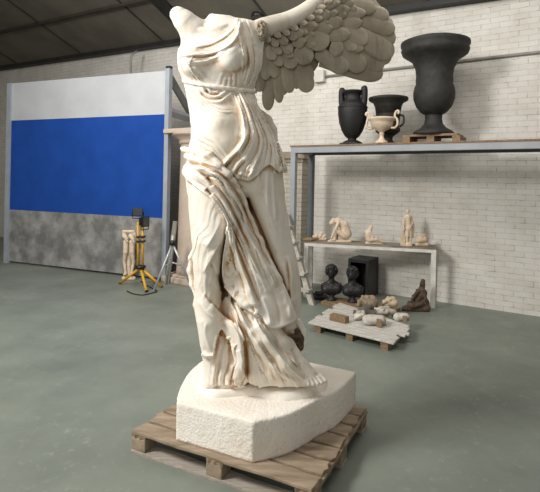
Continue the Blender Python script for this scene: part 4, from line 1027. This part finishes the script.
# crouching nude: origin at middle of its slab
c = ontab(340, .16)
tag(obj('crouching_figure', figure_on(c, [
    ((-11, -.6, -2), (10, -.6, -2), 1.6, 1.6), ((-11, -.6, 3), (10, -.6, 3), 1.6, 1.6),                       # slab
    ((5, -6.5, 0), (6.5, -8, 0), 5.2, 5), ((6.5, -9, 0), (4, -17, 0), 5, 4.4), ((4, -17, 0), (-2, -21, 0), 4.4, 3.8), # hips, back, shoulders
    ((-3, -21, -.5), (-6, -20.5, -1), 2, 1.8), ((-7.5, -20, -1), (-8.5, -19, -1.2), 2.7, 2.4), ((-6.5, -22, 0), (-4.6, -20.6, .6), 2.2, 1.8), # neck, head, hair
    ((4, -6, -3), (-4.5, -12.5, -3), 2.8, 2.2), ((-4.5, -12.5, -3), (-5.5, -2.5, -3), 2.1, 1.3), ((-5.5, -2.4, -3), (-9, -2, -3), 1.2, .9), # near leg
    ((4, -6, 3), (-3, -11.5, 3), 2.8, 2.2), ((-3, -11.5, 3), (-3.2, -2.5, 3), 2.1, 1.3), ((-3.2, -2.4, 3), (-6.5, -2, 3), 1.2, .9),
    ((-1.5, -19, -3.4), (-5, -12, -4.4), 1.8, 1.3), ((-5, -12, -4.4), (-8.6, -4, -3.6), 1.3, .9), ((-1.5, -19, 3), (-6, -11, 3.4), 1.8, 1.2), ((-6, -11, 3.4), (-8.6, -4, 2), 1.2, .9)]), M['cream'], smooth=True),
    'small cream sculpture of a crouching nude with bowed head on the table', 'sculpture')
# reclining fragment
c = ontab(373, .14)
tag(obj('seated_sculpture', figure_on(c, [((-6, -.6, 0), (9, -.4, 0), 1.8, 1.6), ((-4, -5, 0), (-5, -11, 0), 3.4, 3.2), ((-5, -11, 0), (-2.6, -15.5, 0), 3, 2.2), ((-2.4, -16, 0), (-1.6, -17, 0), 1.9, 1.6),
    ((-3, -4, -1.5), (4, -4.6, -2), 2.4, 1.6), ((4, -4.6, -2), (9, -2.2, -2), 1.6, 1.0), ((-3, -3, 2), (3, -5, 2), 2.2, 1.6), ((3, -5, 2), (7.5, -2.4, 1.6), 1.4, 1.0), ((-3, -12, -2), (0, -6, -3), 1.2, .9)]), M['cream'], smooth=True),
    'small pale sculpture with upright body and low outstretched base, middle of table', 'sculpture')
# standing figure leaning on a block
c = ontab(405.5, .10)
sf = thing('standing_figure', 'small cream standing nude with a cloak, leaning by a block, on the table', 'sculpture', c)
obj('body', figure_on(c, [((2.5, -.6, 0), (4, -.6, 0), 3.2, 3.2), ((1.5, -2, 0), (1.8, -10, -.6), 1.2, 1.6), ((1.8, -10, -.6), (2, -17, 0), 1.7, 2.3), ((4.6, -2, 1), (5, -10, .6), 1.2, 1.6), ((5, -10, .6), (4.4, -17, 0), 1.7, 2.3),
    ((3.2, -18, 0), (3, -23, 0), 3, 2.7), ((3, -23, 0), (2.6, -28.6, 0), 2.8, 3.2), ((.4, -29, 0), (4.8, -29.2, 0), 1.8, 1.8), ((2.6, -30, 0), (2.3, -32, 0), 1.1, 1.1), ((2.2, -34, -.3), (2.2, -35.2, -.2), 1.9, 2.0),
    ((-.6, -28.6, 0), (-2.2, -22, -.6), 1.3, 1.1), ((-2.2, -22, -.6), (-1.2, -16.5, -1.6), 1.0, .8), ((5.4, -28.6, 0), (7.2, -23, -.2), 1.4, 1.2), ((7.2, -23, -.2), (5, -19, -2), 1.1, .9)]), M['cream'], sf, True)
obj('cloak', figure_on(c, [((5.4, -28, .8), (7.4, -20, 1), 1.6, 1.8), ((7.4, -20, 1), (7, -9, 1.4), 1.6, 1.2), ((-1.2, -20, 1), (-2.2, -12, 1.6), 1.5, 1.2)]), M['tan'], sf, True)
s = c[1]/FPX
obj('block', MB().box(c-UW*5*s-NW*.02, UW*5.2*s, NW*.1, ZW*10.5*s), M['tan'], sf, bevel=.004)
# lump cut by the frame edge
c = ontab(420.5, .12)
tag(obj('rounded_sculpture', figure_on(c, [((-3, -2, 0), (6, -2, 0), 2.4, 2.6), ((-2, -6, 0), (4, -7, 0), 3.4, 3.6), ((1, -9, 0), (3, -11, 0), 2.6, 2.2)]), M['tan'], smooth=True), 'rounded tan sculpture on the table beside the standing figure', 'sculpture')
# driftwood and carved ornament at the left end
c = ontab(309, .06)
tag(obj('wood_piece', figure_on(c, [((-6, -1.2, 0), (2, -1.8, -1), 1.7, 2), ((2, -1.8, -1), (9, -2.6, 1), 1.8, 1.2), ((-5, -2.4, 2), (1, -2.6, 3), 1.2, 1.4), ((-3, -1.4, 2), (4, -1.4, 4), 1.4, 1.4)]), M['brownwood'], smooth=True), 'rough brown wooden piece on the left end of table', 'wood')
c = ontab(320, .22)
tag(obj('carved_ornament', figure_on(c, [((-5, -1.5, 0), (5, -1.5, 0), 1.8, 1.8), ((-4, -4, 0), (-3, -5.5, 0), 2.2, 1.6), ((0, -4, 0), (1, -6.5, 0), 2.2, 1.6), ((3.5, -3.5, 0), (5, -5, 0), 2, 1.4), ((-6, -3, 1), (-7, -4.2, 1), 1.2, .9)]), M['cream'], smooth=True), 'small cream carved ornament beside the brown wooden piece', 'ornament')

# ------------------------------------------------------------------ below the table
def plank(x0, y0, u, n_, z, mat): pass
c0 = onz(318, 303, .0)
pk = MB().box(wp(c0@UW-.05, c0@NW-.02, 0), UW*1.0, NW*.36, ZW*.05)
pk = MB().box(onz(321, 305, 0), UW*.95, NW*.34, ZW*.05)
tag(obj('floor_plank', pk, M['brownwood'], bevel=.004), 'wide brown plank on the floor carrying two dark busts', 'plank')
def bust(px, py, name_, label_, face):
    c = onz(px, py, .05); x, y = cpx(c); Y = c[1]; q = face
    t = thing(name_, label_, 'bust', c)
    K = 1.1
    def B(pr, k=1.0, h=.45): return blobpx([((x+p[0][0]*K, y+p[0][1]*K, p[0][2]*K), (x+p[1][0]*K, y+p[1][1]*K, p[1][2]*K), p[2]*K, p[3]*K) for p in pr], Y, k, h, c[2])
    obj('body', B([((-4.5, -12, 0), (4.5, -12, 0), 3.6, 3.6), ((-5, -9.6, -1), (5, -9.6, -1), 4.4, 4.4), ((0, -17, .5), (-6.6, -12.4, .5), 2.6, 2.8), ((0, -17, .5), (6.6, -12.4, .5), 2.6, 2.8), ((-7, -12, .5), (-6, -9, 0), 2.8, 2.4), ((7, -12, .5), (6, -9, 0), 2.8, 2.4), ((-2, -6.5, 0), (2, -6.5, 0), 2.6, 2.6), ((0, -14, 0), (0, -19.5, 0), 2.9, 2.5), ((0, -24.5, .3), (0, -27.5, .6), 4.4, 4.8), ((q*1.4, -23.4, -2), (q*1.2, -22, -2), 2.6, 2.2),
               ((q*2.4, -25, -4.2), (q*2.9, -23.9, -5), .7, .8), ((q*1.9-1, -22, -3.8), (q*1.9+.9, -22, -4), .5, .5), ((-4.4, -24.5, 1), (-4.4, -23.2, 1), .9, .7), ((4.4, -24.5, 1), (4.4, -23.2, 1), .9, .7)]), M['darkbust'], t, True)
    rr = random.Random(int(px)); hair = []
    for i in range(110):
        a = rr.uniform(0, 2*PI); e = rr.uniform(-.3, 1.45); hx = 4.8*math.cos(e)*math.cos(a); hd = .8+5.0*math.cos(e)*math.sin(a); hy = -26.8-4.8*math.sin(e)
        if hd < -2.4 and hy > -29: continue
        hair.append(((hx, hy, hd), (hx+.4, hy+.4, hd), 1.3, 1.1))
    obj('hair', B(hair, .5, .4), M['darkbust'], t, True)
    obj('drape', B([((-8, -14, -1), (-1, -8, -3.8), 1.4, 1.5), ((-1, -8, -3.8), (7.6, -14, -1), 1.5, 1.4), ((-6, -15.5, -1), (0, -11, -4), 1, 1), ((0, -11, -4), (6, -15, -1), 1, 1)], .6), M['darkbust'], t, True)
    s = Y/FPX*K
    obj('socle', MB().lathe([(4.8*s, 0), (4.8*s, 1.2*s), (3.6*s, 2*s), (2.4*s, 3.4*s), (3*s, 5*s), (2.6*s, 6.2*s)], c, 24), M['darkbust'], t, True)
bust(331.5, 300, 'portrait_bust', 'dark bust of curly-haired youth facing forward, nearest table leg', -.3)
bust(352.6, 302, 'portrait_bust', 'dark bust turned to the left in front of black cabinet', -1.6)
# black cabinet
db = 6.32; ub = onD(347.5, 290, db)@UW; cw_ = onD(368, 290, db)@UW-ub; chh = onD(350, 258.5, db)[2]
cab = thing('open_cabinet', 'square black open-fronted cabinet on floor behind the dark busts', 'cabinet', wp(ub, db, 0))
for nm, (u0, u1, d0, d1, z0, z1) in (('side_panel', (0, .04, 0, .4, 0, chh)), ('side_panel', (cw_-.04, cw_, 0, .4, 0, chh)), ('top_panel', (.04, cw_-.04, 0, .4, chh-.05, chh)), ('bottom_panel', (.04, cw_-.04, 0, .4, 0, .05)), ('back_panel', (.04, cw_-.04, .36, .4, .05, chh-.05))):
    obj(nm, MB().box(wp(ub+u0, db+d0, z0), UW*(u1-u0), NW*(d1-d0), ZW*(z1-z0)), M['darkbust'], cab, bevel=.004)
# small dark casting left of the busts
c = onz(319, 299.5, 0)
tag(obj('dark_casting', figure_on(c, [((-4, -2, 0), (6, -2, 0), 2.6, 3), ((-2, -6, 0), (2, -5, 0), 2.6, 2.4), ((2, -7, 0), (6, -9, 0), 2, 1.4), ((-5, -4, 0), (-7, -7, 0), 1.2, .9)], 1, .4), M['black'], smooth=True), 'small jumbled black casting on floor between ladder and busts', 'casting')

# second pallet, boards whitewashed
ZP = .10
q0, q1, q2, q3 = onz(309, 322, ZP), onz(393, 342.5, ZP), onz(412, 326, ZP), onz(342, 303, ZP)
Q0 = np.array([q0[0], q0[1], 0]); e1 = (q1-q0)/np.linalg.norm(q1-q0); e2 = np.array([-e1[1], e1[0], 0])
def bq(a, b, z):
    p = (q0*(1-a)+q1*a)*(1-b)+(q3*(1-a)+q2*a)*b; return np.array([p[0], p[1], z])
sp_ = thing('board_pallet', 'low pallet of whitewashed boards with jagged ends carrying broken castings', 'pallet', Q0)
rr = random.Random(11)
nb = 9
for i in range(nb):
    xa = rr.uniform(-.05, .03); xb = 1+rr.uniform(-.05, .05); b0, b1 = i/nb+.004, (i+1)/nb-.004; zt_ = ZP-rr.uniform(0, .004)
    obj('deck_board', MB().hexa([bq(xa, b0, ZP-.024), bq(xb, b0, ZP-.024), bq(xb, b1, ZP-.024), bq(xa, b1, ZP-.024), bq(xa, b0, zt_), bq(xb, b0, zt_), bq(xb, b1, zt_), bq(xa, b1, zt_)]), M['whiteboards'], sp_, bevel=.004)
for x0 in (.06, .46, .86): obj('bearer', MB().hexa([bq(x0, .03, 0), bq(x0+.08, .03, 0), bq(x0+.08, .97, 0), bq(x0, .97, 0), bq(x0, .03, ZP-.024), bq(x0+.08, .03, ZP-.024), bq(x0+.08, .97, ZP-.024), bq(x0, .97, ZP-.024)]), M['brownwood'], sp_)
def lump(px, py, prims, mat, name_, label_, cat_, k=1.2, h=.45, jit=0, seed=1):
    c = onz(px, py, ZP if name_ != 'brown_sculpture' else 0); rr = random.Random(seed)
    pr = list(prims)
    for i in range(jit):
        a = rr.choice(prims); pr.append(((a[0][0]+rr.uniform(-1, 1)*a[2], a[0][1]+rr.uniform(-1, .6)*a[2], a[0][2]+rr.uniform(-1, .4)*a[2]), (a[0][0]+rr.uniform(-1, 1)*a[2], a[0][1]+rr.uniform(-1, .6)*a[2], a[0][2]+rr.uniform(-1, .4)*a[2]), a[2]*.34, a[2]*.3))
    return tag(obj(name_, figure_on(c, pr, k, h), mat, smooth=True), label_, cat_)
lump(368, 310, [((-4, -6, 0), (4, -7, 0), 6, 6.4), ((-2, -10, 0), (4, -11, 0), 4, 4)], M['stone'], 'stone_lump', 'rounded rough tan stone lump at back of the white-boarded pallet', 'stone', jit=16, seed=2)
lump(364, 317, [((-7, -3, 0), (0, -6, 0), 3.4, 3.6), ((0, -6, 0), (9, -3, 0), 3.4, 3.4), ((-2, -8, 1), (6, -10, 2), 2.2, 2)], M['greycloth'], 'crumpled_wrap', 'crumpled grey wrapping beside the tan stone lump on pallet', 'wrapping', jit=8, seed=4)
lump(360, 320, [((-3, -3, 0), (2, -5, 0), 3.4, 3.6), ((-1, -7, 1), (3, -8, 1), 2.4, 2)], M['cement'], 'plaster_chunk', 'white plaster chunk at the left of grey wrapping', 'plaster chunk', jit=7, seed=5)
lump(391, 308, [((-5, -4, 0), (3, -5, 0), 4, 4.2), ((-2, -8, 0), (2, -9, 0), 3, 2.8)], M['tan'], 'tan_casting', 'lumpy tan casting at the back right of white-boarded pallet', 'casting', jit=12, seed=6)
lump(386, 315, [((-8, -4, 0), (0, -3.4, 0), 3.4, 3.2), ((0, -3.4, 0), (8, -3, 0), 3, 2.6), ((-4, -7, 0), (2, -7, 1), 2, 2)], M['cement'], 'plaster_limb', 'long white plaster fragment lying across pallet before the tan casting', 'plaster fragment', jit=8, seed=8)
def wrapped(px, py, w, hh, dep, name_, label_, mat, mat2):
    c = onz(px, py, ZP); s = c[1]/FPX; t = thing(name_, label_, 'block', c)
    x, y = cpx(c)
    obj('block', figure_on(c, [((-w*.5, -hh*.5, 0), (w*.4, -hh*.5, 0), hh*.52, hh*.5), ((-w*.4, -hh*.42, dep*.5), (w*.4, -hh*.42, dep*.5), hh*.5, hh*.5), ((-w*.4, -hh*.6, dep), (w*.3, -hh*.6, dep), hh*.46, hh*.42)], .8, .4), mat, t, True)
    obj('end_face', MB().box(c+e1*(w*.30*s)-e2*(hh*.52*s)+ZW*(.5*s), e1*(hh*.55*s), -e2*(.6*s), ZW*(hh*.8*s)), mat2, t, label='brown end face')
wrapped(375, 325, 15, 10, 5, 'wrapped_block', 'white wrapped block with brown end, front of the pallet', M['cement'], M['brownwood'])
wrapped(402, 321, 9, 8, 4, 'wrapped_block', 'smaller white wrapped block with brown face at pallet right corner', M['cement'], M['brownwood'])
c = onz(337, 322, ZP); s = c[1]/FPX
tag(obj('wood_block', MB().box(c-e1*9*s, e1*18.5*s, e2*.08, ZW*6.4*s), M['brownwood'], bevel=.004), 'brown wooden block lying alone on the front left of white boards', 'block')
lump(416, 311, [((-11, -2, 0), (10, -3, 0), 3, 4.5), ((-6, -6, 1), (8, -9, 1), 3.4, 5), ((0, -11, 1), (7, -18, 1), 4.4, 4.2), ((4, -18, 1), (6.5, -25, .5), 4, 2.6), ((6.4, -27, .3), (7, -30, 0), 2.6, 2.2), ((2, -20, -2), (-4, -12, -4), 1.8, 1.4), ((8, -20, -2), (10, -11, -4), 1.8, 1.4), ((-4, -5, -4), (5, -7, -5), 2.4, 2)], M['brownstone'], 'brown_sculpture', 'dark brown rocky sculpture on floor right of the white-boarded pallet', 'sculpture', jit=20, seed=9)

# ------------------------------------------------------------------ light
def area(name, loc, target, size, power, color=(1, 1, 1), sizey=None):
    l = bpy.data.lights.new(name, 'AREA'); l.energy = power; l.size = size; l.color = color
    if sizey: l.shape = 'RECTANGLE'; l.size_y = sizey
    o = bpy.data.objects.new(name, l); COL.objects.link(o); o.location = loc
    o.rotation_euler = (Vector(target)-Vector(loc)).to_track_quat('-Z', 'Y').to_euler(); return o
area('skylight_left', (-4.0, 1.5, 4.3), (-.2, 2.9, 1.4), 1.3, 330, (1, .98, .95), 1.3)
area('fill_back', (.2, 6.2, 4.2), (-2.1, 8.9, 1.2), 1.2, 14, (1, .98, .95), 1.2)  # unseen lamp added to brighten the wall behind the partition post
area('fill_front', (-1.6, -2.2, 2.6), (0, 2.9, 1.3), 1.6, 40, (1, .985, .965), 1.6)  # weak unseen fill lamp added high at camera left
area('fill_wall', (1.2, 3.6, 4.6), (1.6, 6.4, 1.0), 2.5, 68, (1, .975, .94), 1.5)  # unseen lamp added to give the back wall its own light
area('fill_far', (-3.0, 5.2, 4.6), (-3.2, 8.0, 1.0), 2.0, 90, (1, .98, .95), 1.5)  # unseen lamp added to lift the far left wall and partition
w = bpy.data.worlds.new('world'); scn.world = w; w.use_nodes = True
w.node_tree.nodes['Background'].inputs['Color'].default_value = (1, .98, .95, 1)
w.node_tree.nodes['Background'].inputs['Strength'].default_value = .30
scn.view_settings.view_transform = 'Standard'; scn.view_settings.look = 'None'
scn.view_settings.exposure = 0; scn.view_settings.gamma = 1
